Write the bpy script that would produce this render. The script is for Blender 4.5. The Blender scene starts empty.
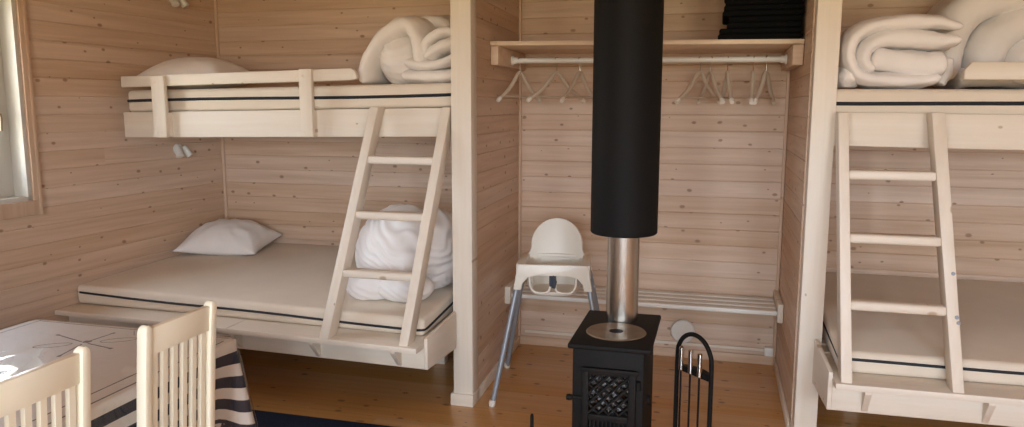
import bpy, bmesh, math, random
from mathutils import Vector, Matrix, noise

# ------------------------------------------------------------------ camera, sky, light, exposure
scene = bpy.context.scene
COL = scene.collection
cam_data = bpy.data.cameras.new('camera')
cam = bpy.data.objects.new('camera', cam_data)
COL.objects.link(cam)
cam_data.sensor_fit = 'HORIZONTAL'
cam_data.sensor_width = 36.0
cam_data.lens = 757.4 / 1024 * 36.0
cam_data.clip_start = 0.05
_y, _t, _r = (math.radians(a) for a in (15.1627, -8.078, 0.0971))
_F = Vector((-math.sin(_y) * math.cos(_t), math.cos(_y) * math.cos(_t), math.sin(_t)))
_R = Vector((math.cos(_y), math.sin(_y), 0))
_U = _R.cross(_F)
_R2 = _R * math.cos(_r) + _U * math.sin(_r)
_U2 = _R2.cross(_F)
cam.matrix_world = Matrix(((_R2.x, _U2.x, -_F.x, 1.243), (_R2.y, _U2.y, -_F.y, -3.4564),
                           (_R2.z, _U2.z, -_F.z, 1.4958), (0, 0, 0, 1)))
scene.camera = cam

world = bpy.data.worlds.new('sky')
scene.world = world
world.use_nodes = True
_nt = world.node_tree
_nt.nodes.clear()
_o = _nt.nodes.new('ShaderNodeOutputWorld')
_b = _nt.nodes.new('ShaderNodeBackground')
_tc = _nt.nodes.new('ShaderNodeTexCoord')
_sx = _nt.nodes.new('ShaderNodeSeparateXYZ')
_rp = _nt.nodes.new('ShaderNodeValToRGB')
_mr = _nt.nodes.new('ShaderNodeMapRange')
_mr.inputs['From Min'].default_value = -1
_nt.links.new(_tc.outputs['Generated'], _sx.inputs[0])
_nt.links.new(_sx.outputs['Z'], _mr.inputs['Value'])
_nt.links.new(_mr.outputs[0], _rp.inputs[0])
_e = _rp.color_ramp.elements
_e[0].position, _e[0].color = 0.0, (0.34, 0.28, 0.17, 1)
_e[1].position, _e[1].color = 1.0, (0.57, 0.76, 1.0, 1)
for pos, c in ((0.47, (0.50, 0.43, 0.27, 1)), (0.52, (0.78, 0.87, 1.0, 1)), (0.7, (0.71, 0.83, 1.0, 1))):
    n = _e.new(pos); n.color = c
_nt.links.new(_rp.outputs[0], _b.inputs['Color'])
_b.inputs['Strength'].default_value = 11.5
_nt.links.new(_b.outputs[0], _o.inputs[0])

scene.view_settings.view_transform = 'Standard'
scene.view_settings.look = 'None'
scene.view_settings.gamma = 1.0
scene.view_settings.exposure = 1.51
scene.view_settings.use_curve_mapping = False


def portal(name, loc, rot, sx, sy):
    """sky portal in a window opening: guides the daylight, gives none of its own"""
    l = bpy.data.lights.new(name, 'AREA')
    l.shape = 'RECTANGLE'; l.size = sx; l.size_y = sy
    l.cycles.is_portal = True
    o = bpy.data.objects.new(name, l)
    COL.objects.link(o)
    o.location = loc; o.rotation_euler = rot
    return o


# ------------------------------------------------------------------ room numbers (metres)
D = 1.056            # back wall
XR = 1.609           # left face of the right partition
PW = 0.102           # width of the partition end posts
XRW = 3.78           # right wall
YF = -5.2            # front wall (behind the camera)
H = 2.45
LA = math.radians(-2.32)       # the left wall is a little out of square
LO = Vector((-2.04, D, 0))
XL = lambda Y: -2.04 - 0.0406 * (D - Y)

# openings: left wall (local y along the wall), front wall (x)
LWIN = (-2.24, -1.475, 1.02, 2.14)
FWIN = ((-0.25, 0.70, 1.0, 2.15), (1.0, 1.9, 0.85, 2.15), (2.2, 3.4, 1.0, 2.15))
portal('left_window_portal', LO + Matrix.Rotation(LA, 3, 'Z') @ Vector((-0.2, (LWIN[0] + LWIN[1]) / 2, (LWIN[2] + LWIN[3]) / 2)),
       (0, math.radians(-90), LA), LWIN[3] - LWIN[2], LWIN[1] - LWIN[0])
for w in FWIN:
    portal('front_window_portal', ((w[0] + w[1]) / 2, YF - 0.2, (w[2] + w[3]) / 2), (math.radians(90), 0, 0),
           w[1] - w[0], w[3] - w[2])


# ------------------------------------------------------------------ materials
def mat_base(name):
    m = bpy.data.materials.new(name); m.use_nodes = True
    nt = m.node_tree
    return m, nt, nt.nodes['Principled BSDF']


def plain(name, col, rough=0.5, metal=0.0, coat=0.0, spec=0.5, noise_amt=0.0, noise_scale=20, bump=0.0, sheen=0.0):
    m, nt, p = mat_base(name)
    p.inputs['Base Color'].default_value = (*col, 1)
    p.inputs['Roughness'].default_value = rough
    p.inputs['Metallic'].default_value = metal
    p.inputs['Coat Weight'].default_value = coat
    p.inputs['Specular IOR Level'].default_value = spec
    p.inputs['Sheen Weight'].default_value = sheen
    if noise_amt or bump:
        tc = nt.nodes.new('ShaderNodeTexCoord')
        nz = nt.nodes.new('ShaderNodeTexNoise'); nz.inputs['Scale'].default_value = noise_scale
        nz.inputs['Detail'].default_value = 5
        nt.links.new(tc.outputs['Object'], nz.inputs['Vector'])
        if noise_amt:
            rp = nt.nodes.new('ShaderNodeValToRGB')
            rp.color_ramp.elements[0].position = 0.3; rp.color_ramp.elements[1].position = 0.7
            rp.color_ramp.elements[0].color = (*[c * (1 - noise_amt) for c in col], 1)
            rp.color_ramp.elements[1].color = (*[min(1, c * (1 + noise_amt)) for c in col], 1)
            nt.links.new(nz.outputs[0], rp.inputs[0]); nt.links.new(rp.outputs[0], p.inputs['Base Color'])
        if bump:
            b = nt.nodes.new('ShaderNodeBump'); b.inputs['Strength'].default_value = bump
            b.inputs['Distance'].default_value = 0.004
            nt.links.new(nz.outputs[0], b.inputs['Height']); nt.links.new(b.outputs[0], p.inputs['Normal'])
    return m


def wood(name, light, dark, along='X', across='Z', pitch=None, offset=0.0, knots=0.6, knot_col=(0.16, 0.075, 0.03),
         rough=0.55, vary=0.12, coat=0.0, knot_size=0.11, seams=False):
    """pale softwood: grain along one axis, boards of their own tint, scattered knots"""
    m, nt, p = mat_base(name)
    N, L = nt.nodes, nt.links
    ax = 'XYZ'
    third = [a for a in ax if a not in (along, across)][0]
    tc = N.new('ShaderNodeTexCoord'); sp = N.new('ShaderNodeSeparateXYZ')
    L.new(tc.outputs['Object'], sp.inputs[0])

    def mth(op, a, b=None):
        n = N.new('ShaderNodeMath'); n.operation = op
        for i, v in enumerate((a, b)):
            if v is None: continue
            if isinstance(v, (int, float)): n.inputs[i].default_value = v
            else: L.new(v, n.inputs[i])
        return n.outputs[0]
    A, B, T = sp.outputs[along], sp.outputs[across], sp.outputs[third]
    if pitch:
        bid = mth('FLOOR', mth('DIVIDE', mth('ADD', B, -offset), pitch))
        wn = N.new('ShaderNodeTexWhiteNoise'); wn.noise_dimensions = '1D'
        L.new(bid, wn.inputs['W'])
        rnd = wn.outputs['Value']
        shift = mth('MULTIPLY', rnd, 37.0)
        # butt joints: every board changes tint somewhere along its length
        seg = mth('FLOOR', mth('DIVIDE', mth('ADD', A, mth('MULTIPLY', rnd, 9.0)), 40.0))
        wn2 = N.new('ShaderNodeTexWhiteNoise'); wn2.noise_dimensions = '2D'
        cb = N.new('ShaderNodeCombineXYZ'); L.new(bid, cb.inputs[0]); L.new(seg, cb.inputs[1])
        L.new(cb.outputs[0], wn2.inputs['Vector'])
        tint = wn2.outputs['Value']; warm = wn2.outputs['Color']
        shift = mth('ADD', shift, mth('MULTIPLY', seg, 5.3))
    else:
        oi = N.new('ShaderNodeObjectInfo')
        shift = mth('MULTIPLY', oi.outputs['Random'], 20.0); tint = oi.outputs['Random']
    cv = N.new('ShaderNodeCombineXYZ')
    L.new(mth('ADD', mth('MULTIPLY', A, 1.1), shift), cv.inputs[0])
    L.new(mth('MULTIPLY', B, 26.0), cv.inputs[1]); L.new(mth('MULTIPLY', T, 26.0), cv.inputs[2])
    nz = N.new('ShaderNodeTexNoise'); nz.inputs['Scale'].default_value = 1.0
    nz.inputs['Detail'].default_value = 6; nz.inputs['Roughness'].default_value = 0.62
    nz.inputs['Distortion'].default_value = 0.5
    L.new(cv.outputs[0], nz.inputs['Vector'])
    rp = N.new('ShaderNodeValToRGB')
    rp.color_ramp.elements[0].position = 0.30; rp.color_ramp.elements[0].color = (*dark, 1)
    rp.color_ramp.elements[1].position = 0.66; rp.color_ramp.elements[1].color = (*light, 1)
    L.new(nz.outputs[0], rp.inputs[0])
    hs = N.new('ShaderNodeHueSaturation')
    L.new(rp.outputs[0], hs.inputs['Color'])
    L.new(mth('ADD', mth('MULTIPLY', tint, 2 * vary), 1 - vary), hs.inputs['Value'])
    L.new(mth('ADD', mth('MULTIPLY', tint, -4 * vary), 1 + 2 * vary), hs.inputs['Saturation'])
    col = hs.outputs[0]
    if knots > 0:
        kv = N.new('ShaderNodeCombineXYZ')
        L.new(mth('ADD', mth('MULTIPLY', A, 6.6), shift), kv.inputs[0])
        L.new(mth('MULTIPLY', B, 10.5), kv.inputs[1])
        L.new(mth('MULTIPLY', T, 4.0), kv.inputs[2])
        # a little wobble so the knots are not perfect ellipses
        wz = N.new('ShaderNodeTexNoise'); wz.inputs['Scale'].default_value = 2.5
        L.new(kv.outputs[0], wz.inputs['Vector'])
        mx = N.new('ShaderNodeMixRGB'); mx.inputs[0].default_value = 0.07
        L.new(kv.outputs[0], mx.inputs[1]); L.new(wz.outputs['Color'], mx.inputs[2])
        vo = N.new('ShaderNodeTexVoronoi'); vo.voronoi_dimensions = '2D'; vo.inputs['Scale'].default_value = 1.0
        L.new(mx.outputs[0], vo.inputs['Vector'])
        sc = N.new('ShaderNodeSeparateColor'); L.new(vo.outputs['Color'], sc.inputs[0])
        present = mth('LESS_THAN', sc.outputs[0], knots)
        size = mth('MULTIPLY', mth('ADD', mth('MULTIPLY', sc.outputs[1], 0.9), 0.35), knot_size)
        km = N.new('ShaderNodeMapRange'); km.interpolation_type = 'SMOOTHSTEP'
        L.new(mth('DIVIDE', vo.outputs['Distance'], size), km.inputs['Value'])
        km.inputs['From Min'].default_value = 0.55; km.inputs['From Max'].default_value = 1.35
        km.inputs['To Min'].default_value = 0.72; km.inputs['To Max'].default_value = 0.0
        mk = N.new('ShaderNodeMixRGB')
        L.new(mth('MULTIPLY', km.outputs[0], present), mk.inputs[0])
        L.new(col, mk.inputs[1]); mk.inputs[2].default_value = (*knot_col, 1)
        col = mk.outputs[0]
    if seams and pitch:
        fr = mth('FRACT', mth('DIVIDE', mth('ADD', B, -offset), pitch))
        sm = mth('LESS_THAN', fr, 0.022)
        ms = N.new('ShaderNodeMixRGB'); L.new(mth('MULTIPLY', sm, 0.3), ms.inputs[0])
        L.new(col, ms.inputs[1]); ms.inputs[2].default_value = (0.10, 0.045, 0.015, 1)
        col = ms.outputs[0]
    L.new(col, p.inputs['Base Color'])
    p.inputs['Roughness'].default_value = rough
    p.inputs['Coat Weight'].default_value = coat
    p.inputs['Coat Roughness'].default_value = 0.25
    bp = N.new('ShaderNodeBump'); bp.inputs['Strength'].default_value = 0.25; bp.inputs['Distance'].default_value = 0.002
    L.new(nz.outputs[0], bp.inputs['Height']); L.new(bp.outputs[0], p.inputs['Normal'])
    return m


PITCH = 0.0945
WL, WD = (0.705, 0.515, 0.378), (0.56, 0.375, 0.25)
M = {}
M['panel_x'] = wood('pine_panelling_along_x', WL, WD, 'X', 'Z', PITCH, 0.03, 0.55, (0.22, 0.11, 0.05), 0.55, 0.06, knot_size=0.078)
M['panel_y'] = wood('pine_panelling_along_y', WL, WD, 'Y', 'Z', PITCH, 0.03, 0.55, (0.22, 0.11, 0.05), 0.55, 0.06, knot_size=0.078)
M['ceiling'] = wood('warm_pine_ceiling', (0.70, 0.46, 0.24), (0.60, 0.36, 0.17), 'X', 'Y', 0.12, 0, 0.5, (0.22, 0.11, 0.05), 0.5, 0.04, seams=True)
M['floor'] = wood('varnished_pine_floor', (0.62, 0.325, 0.115), (0.52, 0.255, 0.08), 'X', 'Y', 0.12, 0, 0.5,
                  (0.10, 0.035, 0.012), 0.32, 0.035, 0.3, 0.10, True)
FL, FD = (0.79, 0.695, 0.585), (0.74, 0.63, 0.505)
M['beam_x'] = wood('whitewashed_beam_along_x', FL, FD, 'X', 'Z', None, 0, 0.16, (0.42, 0.27, 0.15), 0.5, 0.03)
M['beam_y'] = wood('whitewashed_beam_along_y', FL, FD, 'Y', 'Z', None, 0, 0.16, (0.42, 0.27, 0.15), 0.5, 0.03)
M['beam_z'] = wood('whitewashed_beam_along_z', FL, FD, 'Z', 'X', None, 0, 0.16, (0.42, 0.27, 0.15), 0.5, 0.03)
M['trim'] = wood('pine_trim', (0.68, 0.49, 0.345), (0.57, 0.37, 0.24), 'Z', 'Y', None, 0, 0.2, (0.35, 0.2, 0.1), 0.5, 0.03)
M['trim_x'] = wood('pine_trim_along_x', (0.68, 0.49, 0.345), (0.57, 0.37, 0.24), 'X', 'Z', None, 0, 0.2, (0.35, 0.2, 0.1), 0.5, 0.03)
M['shelf'] = wood('shelf_pine', (0.74, 0.57, 0.40), (0.66, 0.47, 0.31), 'X', 'Y', None, 0, 0.2, (0.40, 0.24, 0.12), 0.5, 0.03)
M['mattress'] = plain('cream_mattress_cover', (0.76, 0.65, 0.525), 0.85, noise_amt=0.03, noise_scale=6, bump=0.15, sheen=0.1)
M['piping'] = plain('dark_piping', (0.012, 0.014, 0.02), 0.7)
M['linen'] = plain('white_bed_linen', (0.86, 0.81, 0.78), 0.85, noise_amt=0.02, noise_scale=9, bump=0.2, sheen=0.15)
M['linen_warm'] = plain('off_white_duvet', (0.84, 0.77, 0.715), 0.85, noise_amt=0.03, noise_scale=9, bump=0.2, sheen=0.15)
M['iron'] = plain('black_cast_iron', (0.012, 0.0105, 0.010), 0.6, spec=0.12, noise_amt=0.15, noise_scale=60, bump=0.08)
M['black_pipe'] = plain('black_enamel_pipe', (0.010, 0.009, 0.0085), 0.6, spec=0.10)
M['steel'] = plain('brushed_steel', (0.56, 0.53, 0.48), 0.26, 1.0, noise_amt=0.08, noise_scale=14)
M['hotplate'] = plain('worn_hotplate', (0.23, 0.175, 0.12), 0.42, 0.55, noise_amt=0.22, noise_scale=16)
M['chrome'] = plain('chrome', (0.62, 0.60, 0.57), 0.2, 1.0)
M['plastic'] = plain('white_plastic', (0.80, 0.735, 0.63), 0.35)
M['grey_tube'] = plain('grey_painted_steel', (0.30, 0.32, 0.35), 0.4, 0.3)
M['strap'] = plain('grey_strap', (0.05, 0.055, 0.07), 0.7)
M['white_paint'] = plain('white_paint', (0.80, 0.76, 0.69), 0.35)
M['chair_paint'] = plain('cream_painted_wood', (0.88, 0.81, 0.64), 0.35, coat=0.2)
M['window_paint'] = plain('white_window_paint', (0.58, 0.54, 0.47), 0.4)
M['hanger'] = plain('pale_hanger', (0.60, 0.49, 0.38), 0.45)
M['hanger_tip'] = plain('white_hanger_tip', (0.80, 0.74, 0.66), 0.45)
M['black_cloth'] = plain('black_wool', (0.006, 0.006, 0.0065), 0.95, spec=0.1, bump=0.3, noise_scale=90)
M['rug'] = plain('dark_navy_rug', (0.022, 0.027, 0.048), 0.95, spec=0.1, bump=0.5, noise_scale=150, noise_amt=0.3)
M['table_wood'] = wood('table_wood', FL, FD, 'Y', 'X', None, 0, 0.1)
M['ash'] = plain('pale_ash_logs', (0.05, 0.046, 0.042), 0.9, noise_amt=0.95, noise_scale=22)
M['brass'] = plain('dull_brass', (0.30, 0.25, 0.16), 0.5, 0.8)


def film(name, tint, rough=0.03, ior=1.5, gain=1.0, wavy=0.0):
    """thin clear sheet: fresnel reflection over transparency"""
    m = bpy.data.materials.new(name); m.use_nodes = True
    nt = m.node_tree; nt.nodes.clear()
    o = nt.nodes.new('ShaderNodeOutputMaterial'); mx = nt.nodes.new('ShaderNodeMixShader')
    tr = nt.nodes.new('ShaderNodeBsdfTransparent'); tr.inputs[0].default_value = (*tint, 1)
    gl = nt.nodes.new('ShaderNodeBsdfGlossy'); gl.inputs['Roughness'].default_value = rough
    lw = nt.nodes.new('ShaderNodeLayerWeight'); lw.inputs[0].default_value = 0.5
    pw = nt.nodes.new('ShaderNodeMath'); pw.operation = 'POWER'; pw.inputs[1].default_value = 5
    nt.links.new(lw.outputs['Facing'], pw.inputs[0])
    fr = nt.nodes.new('ShaderNodeMath'); fr.operation = 'MULTIPLY_ADD'; fr.inputs[1].default_value = 0.95 * gain
    fr.inputs[2].default_value = 0.045
    nt.links.new(pw.outputs[0], fr.inputs[0])
    if wavy:
        tc = nt.nodes.new('ShaderNodeTexCoord'); nz = nt.nodes.new('ShaderNodeTexNoise')
        nz.inputs['Scale'].default_value = 7; nz.inputs['Detail'].default_value = 0.6; nz.inputs['Distortion'].default_value = 1.4
        bp = nt.nodes.new('ShaderNodeBump'); bp.inputs['Strength'].default_value = wavy; bp.inputs['Distance'].default_value = 0.01
        nt.links.new(tc.outputs['Object'], nz.inputs['Vector']); nt.links.new(nz.outputs[0], bp.inputs['Height'])
        nt.links.new(bp.outputs[0], gl.inputs['Normal'])
    nt.links.new(fr.outputs[0], mx.inputs[0]); nt.links.new(tr.outputs[0], mx.inputs[1])
    nt.links.new(gl.outputs[0], mx.inputs[2]); nt.links.new(mx.outputs[0], o.inputs[0])
    return m


M['glass'] = film('window_glass', (0.97, 0.98, 0.97))
M['stove_glass'] = film('sooty_stove_glass', (0.42, 0.38, 0.33), 0.05)
M['clear_plastic'] = film('clear_plastic_cover', (0.98, 0.98, 0.98), 0.05, wavy=0.28)


def cloth_material():
    """white oilcloth, dark bands along its hanging border, a blotted leaf pattern below"""
    m, nt, p = mat_base('striped_oilcloth')
    N, L = nt.nodes, nt.links
    tc = N.new('ShaderNodeTexCoord'); sp = N.new('ShaderNodeSeparateXYZ'); L.new(tc.outputs['Object'], sp.inputs[0])

    def mth(op, a, b=None):
        n = N.new('ShaderNodeMath'); n.operation = op
        for i, v in enumerate((a, b)):
            if v is None: continue
            if isinstance(v, (int, float)): n.inputs[i].default_value = v
            else: L.new(v, n.inputs[i])
        return n.outputs[0]
    at = N.new('ShaderNodeAttribute'); at.attribute_name = 'hang'
    d = at.outputs['Fac']
    st = mth('LESS_THAN', mth('FRACT', mth('DIVIDE', mth('ADD', d, -0.030), 0.064)), 0.5)
    low = mth('GREATER_THAN', d, 0.030)
    deep = mth('GREATER_THAN', d, 0.235)
    nz = N.new('ShaderNodeTexNoise'); nz.inputs['Scale'].default_value = 16; nz.inputs['Detail'].default_value = 3
    L.new(tc.outputs['Object'], nz.inputs['Vector'])
    blot = mth('GREATER_THAN', nz.outputs[0], 0.53)
    mask = mth('ADD', mth('MULTIPLY', mth('MULTIPLY', st, low), mth('SUBTRACT', 1.0, deep)), mth('MULTIPLY', deep, blot))
    mx = N.new('ShaderNodeMixRGB'); L.new(mask, mx.inputs[0])
    mx.inputs[1].default_value = (0.72, 0.665, 0.605, 1); mx.inputs[2].default_value = (0.03, 0.035, 0.055, 1)
    L.new(mx.outputs[0], p.inputs['Base Color'])
    p.inputs['Roughness'].default_value = 0.5
    return m


M['cloth'] = cloth_material()
M['ink'] = plain('dark_print', (0.035, 0.035, 0.045), 0.5)


# ------------------------------------------------------------------ mesh helpers
class MB:
    def __init__(self):
        self.bm = bmesh.new()

    def _merge(self, tb, mi=0):
        for f in tb.faces: f.material_index = mi
        me = bpy.data.meshes.new('tmp'); tb.to_mesh(me); tb.free()
        self.bm.from_mesh(me); bpy.data.meshes.remove(me)

    def hexa(self, p, bev=0.0, mi=0, seg=2):
        """8 corners: bottom ring (4) then top ring (4), same winding"""
        tb = bmesh.new()
        v = [tb.verts.new(q) for q in p]
        for f in ((0, 1, 2, 3), (4, 5, 6, 7), (0, 1, 5, 4), (1, 2, 6, 5), (2, 3, 7, 6), (3, 0, 4, 7)):
            tb.faces.new([v[i] for i in f])
        bmesh.ops.recalc_face_normals(tb, faces=tb.faces)
        if bev > 0:
            bmesh.ops.bevel(tb, geom=list(tb.edges), offset=bev, segments=seg, profile=0.5, affect='EDGES')
        self._merge(tb, mi); return self

    def box(self, x0, x1, y0, y1, z0, z1, bev=0.0, mi=0, seg=2):
        return self.hexa([(x0, y0, z0), (x1, y0, z0), (x1, y1, z0), (x0, y1, z0),
                          (x0, y0, z1), (x1, y0, z1), (x1, y1, z1), (x0, y1, z1)], bev, mi, seg)

    def prism(self, poly, axis, a, b, bev=0.0, mi=0):
        """polygon extruded along an axis; poly gives the two other coordinates in xyz order"""
        tb = bmesh.new()

        def P(u, w):
            return {'X': (w, u[0], u[1]), 'Y': (u[0], w, u[1]), 'Z': (u[0], u[1], w)}[axis]
        va = [tb.verts.new(P(q, a)) for q in poly]; vb = [tb.verts.new(P(q, b)) for q in poly]
        n = len(poly)
        tb.faces.new(va); tb.faces.new(vb[::-1])
        for i in range(n): tb.faces.new((va[i], va[(i + 1) % n], vb[(i + 1) % n], vb[i]))
        bmesh.ops.recalc_face_normals(tb, faces=tb.faces)
        if bev > 0:
            bmesh.ops.bevel(tb, geom=list(tb.edges), offset=bev, segments=2, profile=0.5, affect='EDGES')
        self._merge(tb, mi); return self

    def tube(self, pts, r, seg=12, closed=False, mi=0, caps=True):
        pts = [Vector(q) for q in pts]; n = len(pts)
        rr = r if isinstance(r, (list, tuple)) else [r] * n
        tb = bmesh.new(); rings = []; up = None
        for i, q in enumerate(pts):
            if closed: t = (pts[(i + 1) % n] - pts[i - 1])
            else: t = (pts[min(i + 1, n - 1)] - pts[max(i - 1, 0)])
            t.normalize()
            if up is None:
                up = Vector((0, 0, 1)) if abs(t.z) < 0.9 else Vector((1, 0, 0))
            a = up - t * up.dot(t); a.normalize(); up = a; b = t.cross(a)
            rings.append([tb.verts.new(q + (a * math.cos(2 * math.pi * k / seg) + b * math.sin(2 * math.pi * k / seg)) * rr[i]) for k in range(seg)])
        for i in range(n if closed else n - 1):
            A, B = rings[i], rings[(i + 1) % n]
            for k in range(seg): tb.faces.new((A[k], A[(k + 1) % seg], B[(k + 1) % seg], B[k]))
        if not closed and caps:
            tb.faces.new(rings[0][::-1]); tb.faces.new(rings[-1])
        bmesh.ops.recalc_face_normals(tb, faces=tb.faces)
        self._merge(tb, mi); return self

    def lathe(self, prof, c, seg=40, mi=0, axis='Z'):
        """profile of (radius, height) turned about an axis through c; r = 0 closes it"""
        tb = bmesh.new(); rings = []

        def P(r, h, a):
            u, w = r * math.cos(a), r * math.sin(a)
            v = {'Z': (u, w, h), 'Y': (u, h, w), 'X': (h, u, w)}[axis]
            return Vector(c) + Vector(v)
        for r, h in prof:
            if r < 1e-6: rings.append([tb.verts.new(P(0, h, 0))])
            else: rings.append([tb.verts.new(P(r, h, 2 * math.pi * k / seg)) for k in range(seg)])
        for A, B in zip(rings, rings[1:]):
            for k in range(seg):
                a0, a1 = A[k % len(A)], A[(k + 1) % len(A)]; b0, b1 = B[k % len(B)], B[(k + 1) % len(B)]
                vs = []
                for v in (a0, a1, b1, b0):
                    if v not in vs: vs.append(v)
                if len(vs) >= 3: tb.faces.new(vs)
        bmesh.ops.recalc_face_normals(tb, faces=tb.faces)
        self._merge(tb, mi); return self

    def grid(self, fn, nu, nv, mi=0, wrap_u=False):
        tb = bmesh.new()
        V = [[tb.verts.new(fn(i / (nu if wrap_u else nu - 1), j / (nv - 1))) for j in range(nv)] for i in range(nu)]
        for i in range(nu if wrap_u else nu - 1):
            for j in range(nv - 1):
                tb.faces.new((V[i][j], V[(i + 1) % nu][j], V[(i + 1) % nu][j + 1], V[i][j + 1]))
        bmesh.ops.remove_doubles(tb, verts=tb.verts, dist=1e-5)
        bmesh.ops.recalc_face_normals(tb, faces=tb.faces)
        self._merge(tb, mi); return self

    def xform(self, mtx):
        bmesh.ops.transform(self.bm, matrix=mtx, verts=self.bm.verts); return self

    def build(self, name, mats, parent=None, smooth=True, angle=35):
        me = bpy.data.meshes.new(name)
        if parent is not None:
            org = Vector((0, 0, 0)); p = parent
            while p is not None: org += Vector(p.location); p = p.parent
            bmesh.ops.translate(self.bm, verts=self.bm.verts, vec=-org)
        self.bm.to_mesh(me); self.bm.free()
        for m in (mats if isinstance(mats, (list, tuple)) else [mats]): me.materials.append(m)
        if smooth:
            for f in me.polygons: f.use_smooth = True
            if angle < 180: me.set_sharp_from_angle(angle=math.radians(angle))
        o = bpy.data.objects.new(name, me); COL.objects.link(o)
        o.parent = parent
        return o


def thing(name, label, cat, loc=(0, 0, 0), group=None):
    o = bpy.data.objects.new(name, None); COL.objects.link(o)
    o.location = loc; o.empty_display_size = 0.1
    return tag(o, label, cat, group)


def tag(o, label, cat, group=None):
    o['label'] = label; o['category'] = cat
    if group: o['group'] = group
    return o


def struct(o):
    o['kind'] = 'structure'; return o


def copy_tree(o, parent=None):
    c = o.copy(); COL.objects.link(c)
    if parent is not None: c.parent = parent
    for ch in list(o.children): copy_tree(ch, c)
    return c


def catmull(pts, n):
    pts = [Vector(p) for p in pts]
    P = [pts[0] * 2 - pts[1]] + pts + [pts[-1] * 2 - pts[-2]]
    out = []
    segs = len(pts) - 1
    for i in range(n):
        t = i / (n - 1) * segs; k = min(int(t), segs - 1); f = t - k
        a, b, c, d = P[k:k + 4]
        out.append(0.5 * ((2 * b) + (c - a) * f + (2 * a - 5 * b + 4 * c - d) * f * f + (3 * b - a - 3 * c + d) * f ** 3))
    return out


def fbm(p, s, seed, octv=3):
    v, a = 0.0, 1.0
    q = Vector(p) * s + Vector((seed * 7.31, seed * 3.17, seed * 5.71))
    for _ in range(octv):
        v += a * noise.noise(q); q = q * 2.03; a *= 0.5
    return v


# ------------------------------------------------------------------ the setting
def board_wall(name, m, a0, a1, holes=(), h=H, depth=0.12, z0=0.0):
    """panelled wall in its own frame: face at x = 0 looking to +x, boards run along y from a0 to a1;
    holes are (y0, y1, z0, z1). Real V-grooves between the boards."""
    mb = MB(); ch = 0.0038; t = 0.016
    k0 = int(math.floor((z0 - 0.03) / PITCH))
    z = k0 * PITCH + 0.03
    while z < h:
        b, u = max(z, z0), min(z + PITCH, h)
        if u - b > 0.012:
            cuts = [(a0, a1)]
            bands = [(b, u)]
            for hy0, hy1, hz0, hz1 in holes:
                new = []
                for (s, e, zz0, zz1) in [(c[0], c[1], b, u) if len(c) == 2 else c for c in cuts]:
                    if zz1 <= hz0 or zz0 >= hz1 or e <= hy0 or s >= hy1:
                        new.append((s, e, zz0, zz1)); continue
                    if s < hy0: new.append((s, hy0, zz0, zz1))
                    if e > hy1: new.append((hy1, e, zz0, zz1))
                    m0, m1 = max(s, hy0), min(e, hy1)
                    if zz0 < hz0: new.append((m0, m1, zz0, hz0))
                    if zz1 > hz1: new.append((m0, m1, hz1, zz1))
                cuts = new
            for c in cuts:
                s, e, zb, zt = c if len(c) == 4 else (c[0], c[1], b, u)
                if zt - zb < 0.012: 
                    continue
                mb.prism([(-t, zb), (-ch, zb), (0, zb + ch), (0, zt - ch), (-ch, zt), (-t, zt)], 'Y', s, e)
        z += PITCH
    # the wall behind the boards, around the openings
    ys = sorted({a0, a1, *[q for hh in holes for q in hh[:2]]})
    for s, e in zip(ys, ys[1:]):
        zs = [(z0, h)]
        for hy0, hy1, hz0, hz1 in holes:
            if s >= hy0 - 1e-6 and e <= hy1 + 1e-6:
                zs = [(z0, hz0), (hz1, h)]
        for q0, q1 in zs:
            if q1 - q0 > 0.001: mb.box(-depth, -t + 0.002, s, e, q0, q1)
    o = mb.build(name, m, smooth=False)
    return struct(o)


# floor and ceiling
mb = MB(); mb.box(-2.6, XRW + 0.2, YF - 0.2, D + 0.2, -0.1, 0.0)
struct(mb.build('floor', M['floor'], smooth=False))
mb = MB(); mb.box(-2.6, XRW + 0.2, YF - 0.2, D + 0.2, H, H + 0.1)
struct(mb.build('ceiling', M['ceiling'], smooth=False))

# left wall (own frame, a little out of square)
wl = board_wall('wall_left', M['panel_y'], -6.4, 0.10, (LWIN,), depth=0.14)
wl.location = LO; wl.rotation_euler = (0, 0, LA)
# right wall: same frame turned round
wr = board_wall('wall_right', M['panel_y'], -D - 0.1, -YF + 0.1)
wr.location = (XRW, 0, 0); wr.rotation_euler = (0, 0, math.pi)
# back wall: frame +x turned to -y ; local y runs along world +x
wb = board_wall('wall_back', M['panel_y'], -2.2, XRW + 0.1)
wb.location = (0, D, 0); wb.rotation_euler = (0, 0, -math.pi / 2)
# front wall: frame +x turned to +y ; local y = -world x
wf = board_wall('wall_front', M['panel_y'], -XRW - 0.1, 2.4, tuple((-w[1], -w[0], w[2], w[3]) for w in FWIN))
wf.location = (0, YF, 0); wf.rotation_euler = (0, 0, math.pi / 2)

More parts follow.
